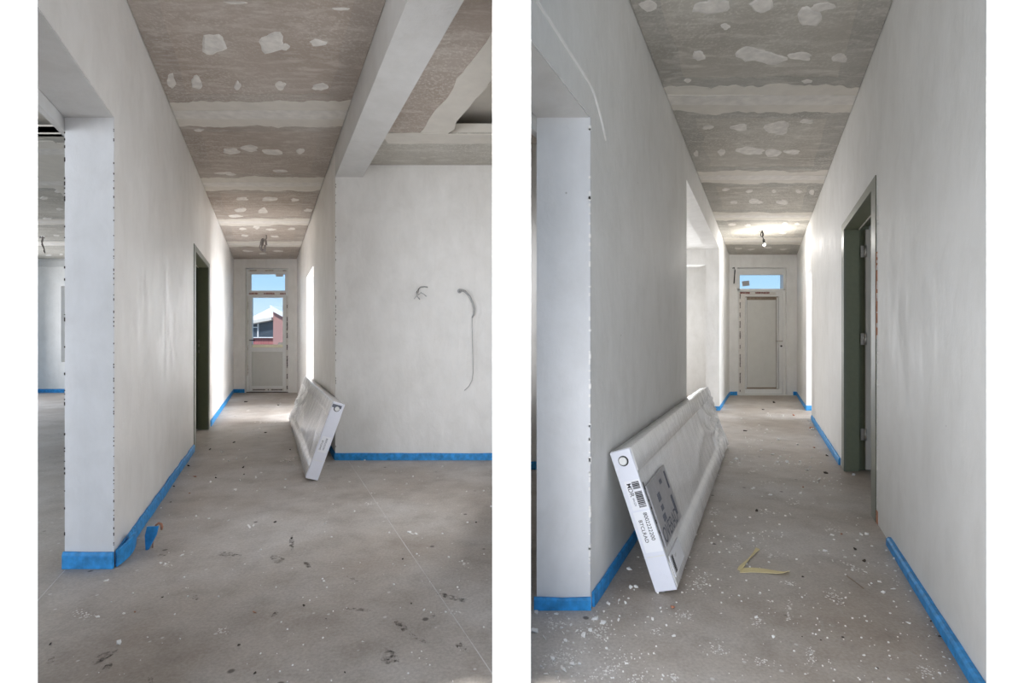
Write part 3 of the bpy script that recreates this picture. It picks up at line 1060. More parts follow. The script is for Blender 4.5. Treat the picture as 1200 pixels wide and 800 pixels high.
# ------------------------------------------------------------------ house outside the glazed door
HY = 26.0
ho = empty('house', (at(316, 420, HY).x, HY + 2, -0.3), 'red brick house with white gable roof behind the glazed door', 'house')


def hb(x0, y0, x1, y1, d0, d1, nm, m, par):
    a, b = at(x0, y1, HY), at(x1, y0, HY)
    return MB().box((a.x, HY + d0, a.z), (b.x, HY + d1, b.z)).build(nm, m, par)


a, b = at(270, 430, HY), at(352, 372, HY)
MB().box((a.x, HY + 0.4, -0.3), (b.x, HY + 6, b.z)).build('wall', M_BRICK, ho)
pk = at(320, 363.5, HY)
rb = at(352, 381, HY)
MB().hexa([(pk.x, HY, -0.3), (rb.x, HY, -0.3), (rb.x, HY + 6, -0.3), (pk.x, HY + 6, -0.3),
           (pk.x, HY, pk.z), (rb.x, HY, rb.z), (rb.x, HY + 6, rb.z), (pk.x, HY + 6, pk.z)]).build('gable_wall', M_BRICK, ho)
pts = [(270, 383.5), (320, 358.2), (320, 371.5), (270, 379.5 + 8)]
P4 = [at(x_, y_, HY) for x_, y_ in pts]
rf = MB().strip([[p_ + Vector((0, 0.05, 0)) for p_ in P4], [p_ + Vector((0, 6, 0)) for p_ in P4]]).build('roof', M_ROOFW, ho)
pts = [(319.5, 357.6), (353, 376.2), (353, 381.5), (319.5, 363.4)]
P4 = [at(x_, y_, HY) for x_, y_ in pts]
MB().strip([[p_ + Vector((0, -0.3, 0)) for p_ in P4], [p_ + Vector((0, 6, 0)) for p_ in P4]]).build('roof', M_ROOFW, ho)
pts = [(270, 380.5), (319.6, 371.5), (319.6, 375.0), (270, 384)]
P4 = [at(x_, y_, HY) for x_, y_ in pts]
MB().strip([[p_ + Vector((0, -0.15, 0)) for p_ in P4], [p_ + Vector((0, 0.6, 0)) for p_ in P4]]).build('gutter', M_JOINT, ho)
wd = hb(282, 375, 319.6, 395.6, 0.30, 0.42, 'window', M_SLATE, ho)
for r_ in ((282, 394.8, 319.6, 395.8), (318.6, 374, 319.6, 395), (299.0, 378, 300.2, 395), (282, 382.8, 299.2, 383.6), (282, 376.4, 299, 377.4)):
    hb(*r_, 0.22, 0.30, 'window_bar', M_ROOFW, wd)

# ------------------------------------------------------------------ blue edge strips


def edge_strip(label, path, h, side, t=0.009, wave=0.002, seed=0.0, hn=0.004, group=None):
    """foam strip on edge along a plan path; side=+1 keeps it left of the path direction"""
    pts = []
    for (a, b) in zip(path[:-1], path[1:]):
        a, b = Vector(a[:2]), Vector(b[:2])
        n = max(2, int((b - a).length / 0.08))
        for i in range(n):
            pts.append(a.lerp(b, i / n))
    pts.append(Vector(path[-1][:2]))
    secs = []
    for i, p_ in enumerate(pts):
        tg = (pts[min(i + 1, len(pts) - 1)] - pts[max(i - 1, 0)]).normalized()
        nn = Vector((-tg.y, tg.x)) * side
        w0 = 0.0005 + abs(wave * noise.noise(Vector((p_.x * 5 + seed, p_.y * 5, 0))))
        hh = h + hn * noise.noise(Vector((p_.x * 9, p_.y * 9, seed)))
        q0, q1, q2 = p_ + nn * w0, p_ + nn * (w0 + t), p_ + nn * (w0 + t * 0.6)
        secs.append([(q0.x, q0.y, 0.0005), (q1.x, q1.y, 0.0005), (q1.x, q1.y, hh * 0.8), (q2.x, q2.y, hh), (q0.x, q0.y, hh)])
    og = pts[len(pts) // 2]
    o = MB().strip(secs).build('edge_strip', M_BLUE, origin=(og.x, og.y, 0))
    return tag(o, label, 'edge strip', group)


def lp(fk, *uv):
    return [tuple(fk.P(u, v)) for u, v in uv]


e1 = edge_strip('blue foam edge strip across the foot of the wall end with corner nicks', lp(L, (uLo - 0.003, vN - 0.009), (uL + 0.004, vN - 0.009)), 0.072, -1, 0.011, 0.004, 1.0, 0.006)
edge_strip('blue foam edge strip from the nicked wall end to the shut green door', lp(L, (uL, vN + 0.02), (uL, D0 - 0.03)), 0.066, -1, 0.012, 0.006, 2.0, 0.01)
edge_strip('blue foam edge strip past the shut green door frame', lp(L, (uL, D1 + 0.1), (uL, VL - 0.02)), 0.075, -1, 0.010, 0.004, 3.0)
edge_strip('blue foam edge strip left of the glazed back door', [(L.P(uL, VL).x + 0.01, VL), (dl0.x - 0.01, VL)], 0.072, -1, 0.01, 0.002, 4.0)
edge_strip('long blue foam edge strip under the two cable outlets', [(L.P(uR, VH).x, VH - 0.011), (CL - 0.01, VH - 0.011)], 0.06, -1, 0.011, 0.003, 5.0, 0.005)
edge_strip('blue foam edge strip hidden behind the package at the hall corner', lp(L, (uR, VH + 0.0), (uR, A0 - 0.02)), 0.06, 1, 0.01, 0.003, 6.0)
edge_strip('blue foam edge strip under the far living room window', [(x0 + 0.1, VL), (dl0.x - 1.6, VL)], 0.075, -1, 0.01, 0.003, 7.0)
edge_strip('torn blue foam edge strip on the wall end amid the plaster rubble', lp(Q, (qLo - 0.012, vQ - 0.009), (qL + 0.003, vQ - 0.009)), 0.046, -1, 0.011, 0.004, 8.0, 0.012)
edge_strip('blue foam edge strip running behind the labelled package', lp(Q, (qL, vQ + 0.01), (qL, O0)), 0.055, -1, 0.011, 0.004, 9.0)
edge_strip('blue foam edge strip around the far jamb of the wide opening', lp(Q, (qLo, O1 - 0.004), (qL + 0.002, O1 - 0.004)), 0.062, -1, 0.010, 0.002, 10.0)
edge_strip('blue foam edge strip between the wide opening and the solid back door', lp(Q, (qL, O1), (qL, VQ - 0.02)), 0.062, -1, 0.010, 0.002, 11.0)
edge_strip('short blue foam edge strip on the handle-less side of the solid back door', [(Q.P(qL, VQ).x + 0.012, VQ), (dr0.x - 0.005, VQ)], 0.07, -1, 0.010, 0.002, 12.0)
edge_strip('short blue foam edge strip on the handle side of the solid back door', [(dr1.x + 0.12, VQ), (Q.P(qR, VQ).x - 0.012, VQ)], 0.07, -1, 0.010, 0.002, 13.0)
edge_strip('blue foam edge strip beyond the bare doorway facing the wide opening', lp(Q, (qR, B1 + 0.01), (qR, VQ - 0.02)), 0.065, 1, 0.010, 0.002, 14.0)
edge_strip('blue foam edge strip across the jamb of the bare doorway', lp(Q, (qR - 0.01, B1 - 0.003), (qR + 0.19, B1 - 0.003)), 0.075, -1, 0.010, 0.002, 15.0)
edge_strip('blue foam edge strip from the bare doorway to the open green door frame', lp(Q, (qR, G1 + 0.08), (qR, B0 - 0.08)), 0.06, 1, 0.014, 0.006, 16.0, 0.008)
edge_strip('long blue foam edge strip along the bright wall before the open green door frame', lp(Q, (qR, 1.1), (qR, 2.52)), 0.042, 1, 0.020, 0.003, 17.0, 0.003)
edge_strip('blue foam edge strip on the beige cross wall behind the white wall end', [(CR + 0.01, yk), (Q.P(qLo, yk).x - 0.02, yk)], 0.062, -1, 0.010, 0.002, 18.0)
# loosened flap and cut-off end by the left wall end
secs = []
for i in range(12):
    t_ = i / 11
    c0 = L.P(uL + 0.012 + 0.035 * math.sin(t_ * 1.9), vN - 0.005 + 0.20 * t_)
    z1 = 0.075 + 0.022 * t_
    z0 = 0.004 + 0.02 * t_ ** 2
    dx = 0.004
    secs.append([c0 + Vector((-dx, 0, z0)), c0 + Vector((dx, 0, z0)), c0 + Vector((dx + 0.004, 0, z1)), c0 + Vector((-dx, 0, z1))])
tag(MB().strip(secs).build('edge_strip', M_BLUE, origin=L.P(uL + .02, vN + .1), smooth=False), 'loose blue foam flap curling off the wall end with corner nicks', 'edge strip')
base = L.floor(173, 645)
secs = []
for i in range(9):
    t_ = i / 8
    c0 = base + Vector((-0.006 + 0.012 * t_, 0.02 * t_, 0.002 + 0.105 * t_))
    wd_ = 0.008 + 0.036 * min(1, t_ * 1.6)
    secs.append([c0 + Vector((-wd_ * 0.55, 0, 0)), c0 + Vector((wd_ * 0.6, 0.004, 0)), c0 + Vector((wd_ * 0.6, 0.012, 0)), c0 + Vector((-wd_ * 0.55, 0.008, 0))])
tag(MB().strip(secs).build('foam_offcut', M_BLUE, origin=base), 'pointed blue foam offcut standing on the concrete beside a copper-coloured curl', 'foam offcut')
cc = base + Vector((0.022, 0.045, 0.108))
pts = [base + Vector((-0.002, 0.036, 0.0)), base + Vector((0.0, 0.036, 0.07)), cc + Vector((-0.012, 0, 0.0)), cc + Vector((0.0, 0, 0.008)), cc + Vector((0.012, 0, 0.004)), cc + Vector((0.016, 0, -0.012)), cc + Vector((0.014, 0, -0.024))]
tag(MB().tube(pts, [0.003, 0.003, 0.005, 0.006, 0.006, 0.006, 0.004], 8).build('copper_curl', M_BRICKC, origin=base + Vector((0.005, 0.04, 0)), smooth=True), 'small orange brown curl rising behind the blue foam offcut', 'debris')

# ------------------------------------------------------------------ wrapped packages
PH, PT = 0.572, 0.09


def package(label, fk, near, front, length, run, texts):
    """flat carton on edge, tilted back; front = horizontal unit vector its face looks to; near = pivot corner; run = wall distance"""
    d, n = fk.d, front
    a = math.asin(run / PH)
    eu = -n * math.sin(a) + Vector((0, 0, math.cos(a)))
    et = n * math.cos(a) + Vector((0, 0, math.sin(a)))
    root = empty('wrapped_package', near, label, 'package')

    def M(l, h, t):
        return near + d * l + eu * h + et * t

    def bx(l0, l1, h0, h1, t0, t1, nm, m, par=root, bev=0.0):
        return MB().hexa([M(l0, h0, t0), M(l1, h0, t0), M(l1, h1, t0), M(l0, h1, t0),
                          M(l0, h0, t1), M(l1, h0, t1), M(l1, h1, t1), M(l0, h1, t1)]).build(nm, m, par, bevel=bev)
    body = bx(0.012, length - 0.012, 0.004, PH - 0.004, 0.003, PT - 0.030, 'radiator_body', M_PANEL, root, 0.006)
    bx(0, 0.012, 0, PH, 0, PT - 0.002, 'end_cap', M_CARTON, root, 0.004)
    bx(length - 0.012, length, 0, PH, 0, PT - 0.002, 'end_cap', M_CARTON, root, 0.004)
    # wrapped skin: front, top and folded edges as one wrinkled sheet
    NL, prof = 170, [(0.0, PT * 0.55), (0.0, PT - 0.006), (0.006, PT), (0.05, PT), (0.095, PT), (0.105, PT - 0.011)]
    prof += [(0.105 + (PH - 0.22) * i / 16, PT - 0.013) for i in range(1, 17)]
    prof += [(PH - 0.105, PT - 0.010), (PH - 0.095, PT), (PH - 0.05, PT), (PH - 0.004, PT), (PH, PT - 0.006), (PH, PT * 0.5), (PH, 0.003)]
    m = MB()
    for i in range(NL + 1):
        l = 0.010 + (length - 0.020) * i / NL
        far = max(0.0, (l / length - 0.42) / 0.58)
        for j, (h, t_) in enumerate(prof):
            # folds fan out towards the far end; finer crumple on the top edge
            ang = math.atan2(h - PH * 0.45, (length * 0.98 - l) * 0.55 + 0.05)
            inner = 1.0 if 0.1 < h < PH - 0.1 else 0.35
            fold = (1.0 - abs(math.sin(ang * 9 + 1.6 * noise.noise(Vector((l * 1.7, h * 3, 3)))))) ** 2
            t2 = t_ + inner * (0.25 + far) * 0.024 * fold
            t2 += (0.002 + 0.004 * far) * noise.noise(Vector((l * 9, h * 11, 1.7)))
            if h > PH - 0.1:
                t2 += 0.007 * noise.noise(Vector((l * 24, h * 22, 8))) * (0.25 + far)
            sag = 0.0
            m.v.append(M(l, h + (0.004 * noise.noise(Vector((l * 13, 2, 2))) * far if h >= PH else 0) - sag, t2))
    k = len(prof)
    for i in range(NL):
        for j in range(k - 1):
            m.f.append([i * k + j, i * k + j + 1, (i + 1) * k + j + 1, (i + 1) * k + j])
    sk_ = m.build('shrink_wrap', M_FOIL, root, smooth=True)
    md = sk_.modifiers.new('solid', 'SOLIDIFY')
    md.thickness = 0.0015
    # round plugs showing through the end cap
    for (hh, dark) in ((PH - 0.045, True), (0.05, False)):
        c0 = M(-0.0, hh, PT * 0.52)
        if dark:
            MB().tube([c0 + d * 0.002, c0 - d * 0.0015], 0.0215, 18).build('plug_hole', M_BLACK, root)
            MB().tube([c0 + d * 0.002 - et * 0.002, c0 - d * 0.005 - et * 0.002], [0.0185, 0.016], 18).build('plug', M_PVC, root, smooth=False)
        else:
            MB().tube([c0 + d * 0.002, c0 - d * 0.002], 0.021, 18).build('plug', M_CARTON, root)
    bx(-0.0008, 0.004, 0.135, 0.139, 0.014, PT - 0.006, 'end_fold', M_PVC)
    return root, M, d, eu, et, bx


# right package
nr = Q.P(-0.4325, 2.045)
pk, M, d, eu, et, bx = package('large white film-wrapped radiator package with barcode labels leaning by the white wall end', Q, nr, Q.n, 3.22, (0.652 - 0.4325 + 0.012) * Q.n.x - 0.02, True)
bx(-0.0012, 0.001, 0.325, 0.445, 0.020, PT - 0.004, 'barcode_label', M_PAPER)
bx(-0.0012, 0.001, 0.155, 0.318, 0.016, PT - 0.004, 'address_label', M_PAPER)
bar = MB()
rb_ = random.Random(3)
h = 0.438
while h > 0.332:
    wdt = rb_.choice((0.0018, 0.003, 0.0045))
    if not 0.402 < h < 0.410:
        bar.hexa([M(l, hh, t_) for t_ in (0.050, PT - 0.010) for (l, hh) in ((-0.0022, h - wdt), (-0.001, h - wdt), (-0.001, h), (-0.0022, h))])
    h -= wdt + rb_.choice((0.0012, 0.002))
bar.build('barcode', M_INK, pk)
text_mesh('MDR', 0.026, M_INK, 'label_text', pk, M(-0.002, 0.436, 0.028), -eu, et)
text_mesh('60x220', 0.011, M_INKG, 'label_text', pk, M(-0.002, 0.375, 0.034), -eu, et)
text_mesh('8002222200', 0.0225, M_INK, 'label_text', pk, M(-0.002, 0.312, 0.056), -eu, et)
text_mesh('BTCLRAD', 0.021, M_INK, 'label_text', pk, M(-0.002, 0.286, 0.028), -eu, et)
# printed sheet under the film, on the face
sh = bx(0.05, 0.46, 0.15, 0.40, PT - 0.007, PT + 0.0005, 'printed_sheet', M_SHEET)
text_mesh('OVERAD', 0.085, M_INKG, 'print_text', pk, M(0.055, 0.158, PT + 0.0012), d, eu)
for (l0, h0, wl, wh) in ((0.16, 0.30, 0.06, 0.035), (0.16, 0.262, 0.05, 0.022), (0.14, 0.222, 0.06, 0.028), (0.38, 0.18, 0.04, 0.09), (0.40, 0.30, 0.03, 0.08), (0.27, 0.35, 0.05, 0.02)):
    for q_ in range(4):
        pr = MB().hexa([M(l, hh, t_) for t_ in (PT, PT + 0.0011) for (l, hh) in ((l0 + wl * q_ / 4, h0), (l0 + wl * (q_ + 0.7) / 4, h0), (l0 + wl * (q_ + 0.7) / 4, h0 + wh), (l0 + wl * q_ / 4, h0 + wh))])
        pr.build('print_block', M_INKG, pk)
for (hh, wl) in ((0.395, 0.03), (0.345, 0.008), (0.315, 0.008), (0.255, 0.015), (0.215, 0.012)):
    pr = MB().hexa([M(l, h_, t_) for t_ in (PT, PT + 0.0011) for (l, h_) in ((0.014, hh), (0.024, hh), (0.024, hh + wl), (0.014, hh + wl))])
    pr.build('print_dot', M_INK, pk)
st = bx(0.035, 0.26, 0.035, 0.118, PT - 0.002, PT + 0.0022, 'corner_sticker', M_PAPER)
pr = MB()
for q_ in range(9):
    h_ = 0.045 + q_ * 0.0072
    pr.hexa([M(l, hh, t_) for t_ in (PT + 0.002, PT + 0.0032) for (l, hh) in ((0.055, h_), (0.085, h_), (0.085, h_ + 0.0048), (0.055, h_ + 0.0048))])
pr.build('barcode', M_INK, pk)

# left package: mirrored lean, face to the left
nlft = L.P(0.360, 3.70)
pk2, M, d, eu, et, bx = package('white film-wrapped radiator package leaning on the corner of the cross wall', L, nlft, -L.n, 3.12, (0.577 - 0.360) * L.n.x - 0.006, False)
bx(-0.0012, 0.001, 0.20, 0.315, 0.012, PT - 0.014, 'address_label', M_PAPER)
text_mesh('8002222200', 0.0175, M_INKG, 'label_text', pk2, M(-0.002, 0.305, 0.045), -eu, -et)
text_mesh('BTCLRAD', 0.0165, M_INK, 'label_text', pk2, M(-0.002, 0.285, 0.068), -eu, -et)
MB().hexa([M(l, hh, t_) for t_ in (0.018, PT - 0.006) for (l, hh) in ((-0.004, 0.532), (0.0, 0.532), (0.0, 0.556), (-0.003, 0.556))]).build('torn_flap', M_INKG, pk2)

# ------------------------------------------------------------------ cables
cw = at(488, 340, VH - 0.01)


def P3(x, y, off):
    return at(x, y, VH - 0.01) + Vector((0, -off, 0))


o = empty('cable_outlet', P3(491, 338, 0), 'bunch of short cut wires sticking out of the pale cross wall', 'cable')
for pth, r_ in (([(491, 338, -0.005), (494, 337, 0.05), (499, 337, 0.08), (503, 337.6, 0.09)], 0.006), ([(491, 338, -0.005), (490, 342, 0.05), (492, 346, 0.06), (495, 343.5, 0.07), (499, 346, 0.07), (501, 348, 0.06)], 0.0035),
                ([(491, 338, -0.005), (489.5, 343, 0.06), (491, 348, 0.07), (493.5, 351.5, 0.06)], 0.004), ([(491, 340, 0.02), (491, 346, 0.05), (488, 349, 0.06), (487, 351, 0.06)], 0.003)):
    MB().tube([P3(*q_) for q_ in pth], r_, 7).build('wire', M_WIRE, o, smooth=True)
o = empty('conduit_outlet', P3(539, 341, 0), 'bent grey conduit with a thin pull wire hanging down the cross wall', 'cable')
cv = [(538.5, 341, -0.005), (541, 340.5, 0.05), (546, 342.5, 0.09), (551, 348, 0.10), (555, 356, 0.10), (556.5, 363, 0.09), (556, 369, 0.08), (554, 372.5, 0.07)]
MB().tube([P3(*q_) for q_ in cv], [0.012, 0.0105, 0.010, 0.010, 0.010, 0.010, 0.009, 0.006], 9).build('conduit', M_WIRE, o, smooth=True)
MB().tube([P3(538.5, 341, -0.004), P3(538.8, 341, 0.012)], 0.019, 12).build('bushing', M_WIRE, o)
cv = [(554, 372, 0.07), (553.8, 385, 0.06), (554.2, 400, 0.05), (554.6, 420, 0.045), (554.8, 436, 0.04), (553.5, 445, 0.035), (550, 452, 0.03), (544.5, 457, 0.02)]
MB().tube([P3(*q_) for q_ in cv], 0.0028, 6).build('pull_wire', M_WIRE, o, smooth=True)

# ceiling cables
top = L.ceil(312.2, 275.5, ZC)
o = empty('ceiling_cable', top, 'coiled grey cable bundle hanging from the brown ceiling before the glazed door', 'cable')
MB().tube([top + Vector((0, 0, 0.01)), top + Vector((0, 0, -0.04)), top + Vector((-0.01, 0, -0.07))], 0.012, 7).build('drop_wire', M_CABLE, o, smooth=True)
for i in range(5):
    ox, oy = R.uniform(-0.02, 0.02), R.uniform(-0.02, 0.02)
    pts = []
    for k_ in range(15):
        a = 2 * math.pi * k_ / 14
        pts.append(top + Vector((-0.03 + ox + 0.035 * math.cos(a) - 0.035 * (math.sin(a) < 0) * 0.5, oy + 0.02 * math.cos(a + i), -0.15 + 0.095 * math.sin(a) * R.uniform(0.85, 1.05))))
    MB().tube(pts, 0.009, 6).build('cable_loop', M_CABLE, o, smooth=True)
MB().tube([top + Vector((-0.035, 0, -0.22)), top + Vector((-0.02, -0.01, -0.25)), top + Vector((-0.005, 0, -0.262))], 0.010, 6).build('wire_end', M_CABLE, o, smooth=True)

top = Q.ceil(893.2, 270, ZC)
o = empty('pendant_socket', top, 'black lamp socket on a looped wire hanging from the grey ceiling', 'lamp socket')
pts = [top + Vector((0, 0, 0.01)), top + Vector((0.0, 0, -0.02))]
for k_ in range(13):
    a = math.pi / 2 + 2 * math.pi * k_ / 12
    pts.append(top + Vector((0.0 + 0.022 * math.cos(a), 0.006 * k_ / 12, -0.055 + 0.035 * math.sin(a))))
pts += [top + Vector((0.008, 0.0, -0.10)), top + Vector((0.02, 0, -0.13))]
MB().tube(pts, 0.007, 6).build('wire', M_BLACK, o, smooth=True)
MB().tube([top + Vector((0.02, 0, -0.125)), top + Vector((0.022, 0, -0.135)), top + Vector((0.026, 0, -0.175)), top + Vector((0.027, 0, -0.182))], [0.008, 0.018, 0.018, 0.013], 12).build('socket', M_BLACK, o, smooth=True)
bl = bpy.data.lights.new('pendant_fill_light', 'POINT')  # point lamp added under the bulb to brighten this corridor
bl.energy = 8.5
bl.shadow_soft_size = 0.03
bl.color = (1.0, 0.97, 0.93)
bl_o = bpy.data.objects.new('pendant_fill_light', bl)
COL.objects.link(bl_o)
bl_o.location = top + Vector((0.031, -0.02, -0.265))
MB().tube([top + Vector((0.027, 0, -0.180)), top + Vector((0.028, 0, -0.195)), top + Vector((0.03, 0, -0.215)), top + Vector((0.031, 0, -0.228))], [0.010, 0.022, 0.022, 0.010], 12).build('bulb', M_PVC, o, smooth=True)

top = L.ceil(47.5, 276.5, ZC)
o = empty('ceiling_cable', top, 'loose dark cable tails hanging from the living room ceiling', 'cable')
for i, pth in enumerate(([(0, 0.01), (-0.01, -0.03), (0.03, -0.02), (0.06, -0.03)], [(0, 0.01), (0.02, -0.05), (0.0, -0.13), (0.04, -0.2), (0.05, -0.26), (0.03, -0.22)], [(0, 0.01), (-0.02, -0.08), (0.01, -0.16), (0.03, -0.25)])):
    MB().tube([top + Vector((x_, 0.02 * i, z_)) for x_, z_ in pth], 0.008, 6).build('wire', M_CABLE, o, smooth=True)

# ------------------------------------------------------------------ masking tape on the floor
pt = [(925, 671), (918, 672), (910, 671.3), (900, 669.8), (890, 668.5), (880, 668), (872, 668.5), (867, 669.5)]
secs = []
for i, (x_, y_) in enumerate(pt):
    w_ = [1.3, 1.7, 2.0, 2.3, 2.4, 2.6, 2.6, 1.5][i]
    lift = [0.012, 0.008, 0.004, 0.002, 0.0, 0.0, 0.0, 0.0][i]
    a, b = Q.floor(x_, y_ + w_), Q.floor(x_, y_ - w_)
    secs.append([a + Vector((0, 0, 0.001 + lift)), b + Vector((0, 0, 0.001)), b + Vector((0, 0, 0.003)), a + Vector((0, 0, 0.003 + lift))])
og = Q.floor(895, 670)
tp = empty('masking_tape', og, 'V-shaped scrap of pale yellow masking tape on the concrete', 'tape')
MB().strip(secs).build('tape_strip', M_TAPE, tp)
pt = [(866, 669), (868, 666), (872, 661.5), (878, 655.5), (884, 649), (888, 643.5)]
secs = []
for i, (x_, y_) in enumerate(pt):
    w_ = [2.4, 3.0, 2.2, 1.3, 1.8, 3.0][i]
    lift = [0.003, 0.004, 0.005, 0.006, 0.006, 0.004][i]
    a, b = Q.floor(x_ + w_ * 0.8, y_ + w_ * 0.5), Q.floor(x_ - w_ * 0.8, y_ - w_ * 0.5)
    up = Vector((0, 0, 0.0015))
    secs.append([a + up + Vector((0, 0, lift)), b + up + Vector((0, 0, 0.001)), b + up * 2 + Vector((0, 0, 0.001)), a + up * 2 + Vector((0, 0, lift))])
MB().strip(secs).build('tape_strip', M_TAPE, tp)

# ------------------------------------------------------------------ floor joints, dirt, dust and a painted reflection (parts of the floor)


def floor_line(fk, u, v0, v1, w):
    secs = []
    n = 60
    for i in range(n + 1):
        v = v0 + (v1 - v0) * i / n
        a = u + 0.002 * noise.noise(Vector((v * 3, u, 0)))
        ww = w * (0.7 + 0.6 * noise.noise(Vector((v * 8, u, 4))))
        secs.append([fk.P(a - ww, v, -0.001), fk.P(a + ww, v, -0.001), fk.P(a + ww, v, 0.0008), fk.P(a - ww, v, 0.0008)])
    return MB().strip(secs).build('screed_joint', M_LINE, fl)


floor_line(L, 0.677, 1.3, VH - 0.05, 0.0022)
floor_line(L, -0.892, 1.3, vN - 0.03, 0.0022)


def blob(fk, x, y, w, h, mat, name, rnd, z=0.0005, tilt=0.0):
    n = 14
    ph = rnd.uniform(0, 90)
    ring = []
    for i in range(n):
        a = 2 * math.pi * i / n
        r = 1 + 0.5 * noise.noise(Vector((math.cos(a) * 1.5 + ph, math.sin(a) * 1.5, ph)))
        px, py = math.cos(a) * r * w / 2, math.sin(a) * r * h / 2
        q_ = fk.floor(x + px, y + py + px * tilt)
        ring.append(Vector((q_.x, q_.y, 0)))
    m = MB()
    m.plan([(p_.x, p_.y) for p_ in ring], -0.001, z)
    return m.build(name, mat, fl)


def dust(fk, x, y, w, h, tl, rnd):
    m = MB()
    for i in range(int(8 + w * h / 11)):
        px = max(-1.6, min(1.6, rnd.gauss(0, 0.5))) * w / 2
        py = max(-1.6, min(1.6, rnd.gauss(0, 0.5))) * h / 2
        p_ = fk.floor(x + px, y + py + px * tl)
        r_ = rnd.choice((0.35, 0.5, 0.7, 1.1)) * (1.25 - 0.3 * math.hypot(px / w, py / h)) / F * p_.y
        a_ = rnd.uniform(0, 6.28)
        m.plan([(p_.x + r_ * math.cos(a_ + j * 1.2566) * rnd.uniform(.6, 1.3), p_.y + r_ * math.sin(a_ + j * 1.2566) * rnd.uniform(.6, 1.3)) for j in range(5)], -0.0005, 0.0006)
    return tag(m.build('dust_and_glint', M_DUST_GLINT, fl), kind='stuff')


rs = random.Random(12)
for (x, y, w_, h_, tl) in ((532, 700, 38, 5, 0.25), (470, 733, 14, 9, 0.6), (490, 748, 22, 5, 0.5), (421, 714, 36, 3, 0.06), (342, 636, 6, 16, 0), (126, 781, 12, 8, -0.5),
                           (176, 797, 7, 8, 0), (541, 758, 12, 9, 0.3), (456, 770, 22, 18, 0.2), (325, 655, 16, 8, 0.2), (360, 662, 10, 6, 0.4), (322, 720, 8, 6, -0.6),
                           (381, 727, 6, 5, -0.5), (413, 678, 12, 2.5, 0.4), (60, 774, 10, 7, -.4), (190, 650, 10, 3, -.2), (268, 650, 26, 6, 0), (120, 770, 30, 10, -0.5),
                           (507, 722, 6, 7, 0), (230, 700, 8, 6, 0)):
    blob(L, x, y, w_, h_, M_DIRT, 'dirt_smear', rs, tilt=tl)
for (x, y, w_, h_, tl) in ((100, 720, 34, 10, 0.1), (192, 661, 18, 7, -0.1), (482, 624, 14, 4, 0.2), (545, 660, 16, 6, 0.3), (330, 468, 40, 3, 0), (290, 481, 20, 2, 0), (312, 495, 22, 3, 0.02),  # the long thin far patch paints a light reflection on the floor
                           (372, 540, 26, 8, 0), (336, 539, 18, 6, 0), (531, 717, 20, 4, 0), (262, 740, 14, 10, .4), (435, 590, 20, 5, 0)):
    dust(L, x, y, w_, h_, tl, rs)
for (x, y, w_, h_, tl) in ((820, 683, 24, 26, 0), (892, 775, 20, 11, 0), (888, 730, 16, 10, -.2), (745, 797, 26, 20, -.3), (790, 794, 14, 12, 0), (863, 640, 12, 12, 0.2), (905, 650, 18, 8, 0),
                           (951, 768, 14, 24, 0.1), (1085, 786, 26, 12, 0.2), (770, 740, 14, 10, 0), (925, 715, 8, 30, -1.2), (925, 683, 24, 7, .1), (862, 540, 22, 14, -.3), (882, 552, 14, 6, 0),
                           (935, 545, 16, 6, 0), (900, 600, 22, 5, 0), (975, 620, 20, 6, 0), (1000, 665, 26, 10, .3), (905, 565, 30, 6, 0), (835, 600, 16, 10, 0), (700, 740, 40, 24, 0), (660, 770, 46, 26, 0),
                           (720, 780, 50, 18, -.4), (650, 730, 30, 20, 0), (840, 760, 26, 16, 0), (980, 700, 30, 14, .5), (935, 590, 30, 6, 0), (960, 560, 30, 5, 0), (890, 515, 30, 4, 0), (800, 720, 24, 14, 0)):
    dust(Q, x, y, w_, h_, tl, rs)

# ------------------------------------------------------------------ loose rubble
CHIPS = []


def chip_mesh(seed, flat):
    rnd = random.Random(seed)
    bm = bmesh.new()
    for i in range(13):
        a = rnd.uniform(0, 2 * math.pi)
        r = rnd.uniform(0.55, 1.0) * 0.5
        bm.verts.new((math.cos(a) * r * rnd.uniform(0.8, 1.2), math.sin(a) * r * 0.75, rnd.choice((0.0, rnd.uniform(0.3, 1.0))) * flat))
    bmesh.ops.convex_hull(bm, input=bm.verts)
    for v in [v for v in bm.verts if not v.link_faces]:
        bm.verts.remove(v)
    lo = min(v.co.z for v in bm.verts)
    for v in bm.verts:
        v.co.z -= lo
    me = bpy.data.meshes.new('crumb')
    bm.to_mesh(me)
    bm.free()
    return me


BASE = {}
for mn, m in (('w', M_CHIP), ('b', M_BRICKC), ('d', M_DARKC)):
    BASE[mn] = []
    for i in range(6):
        me = chip_mesh(i * 7 + 3, 0.55 if i % 2 else 0.35)
        me.materials.append(m)
        BASE[mn].append(me)


def crumb(fk, x, y, px, kind, label, cat, group, rnd, name):
    p_ = fk.floor(x, y)
    s_ = px / F * p_.y
    o = bpy.data.objects.new(name, rnd.choice(BASE[kind]))
    COL.objects.link(o)
    o.location = (p_.x, p_.y, 0.0004)
    o.scale = (s_, s_ * rnd.uniform(0.7, 1.1), s_ * rnd.uniform(0.8, 1.1))
    o.rotation_euler = (0, 0, rnd.uniform(0, 6.28))
    return tag(o, label, cat, group)


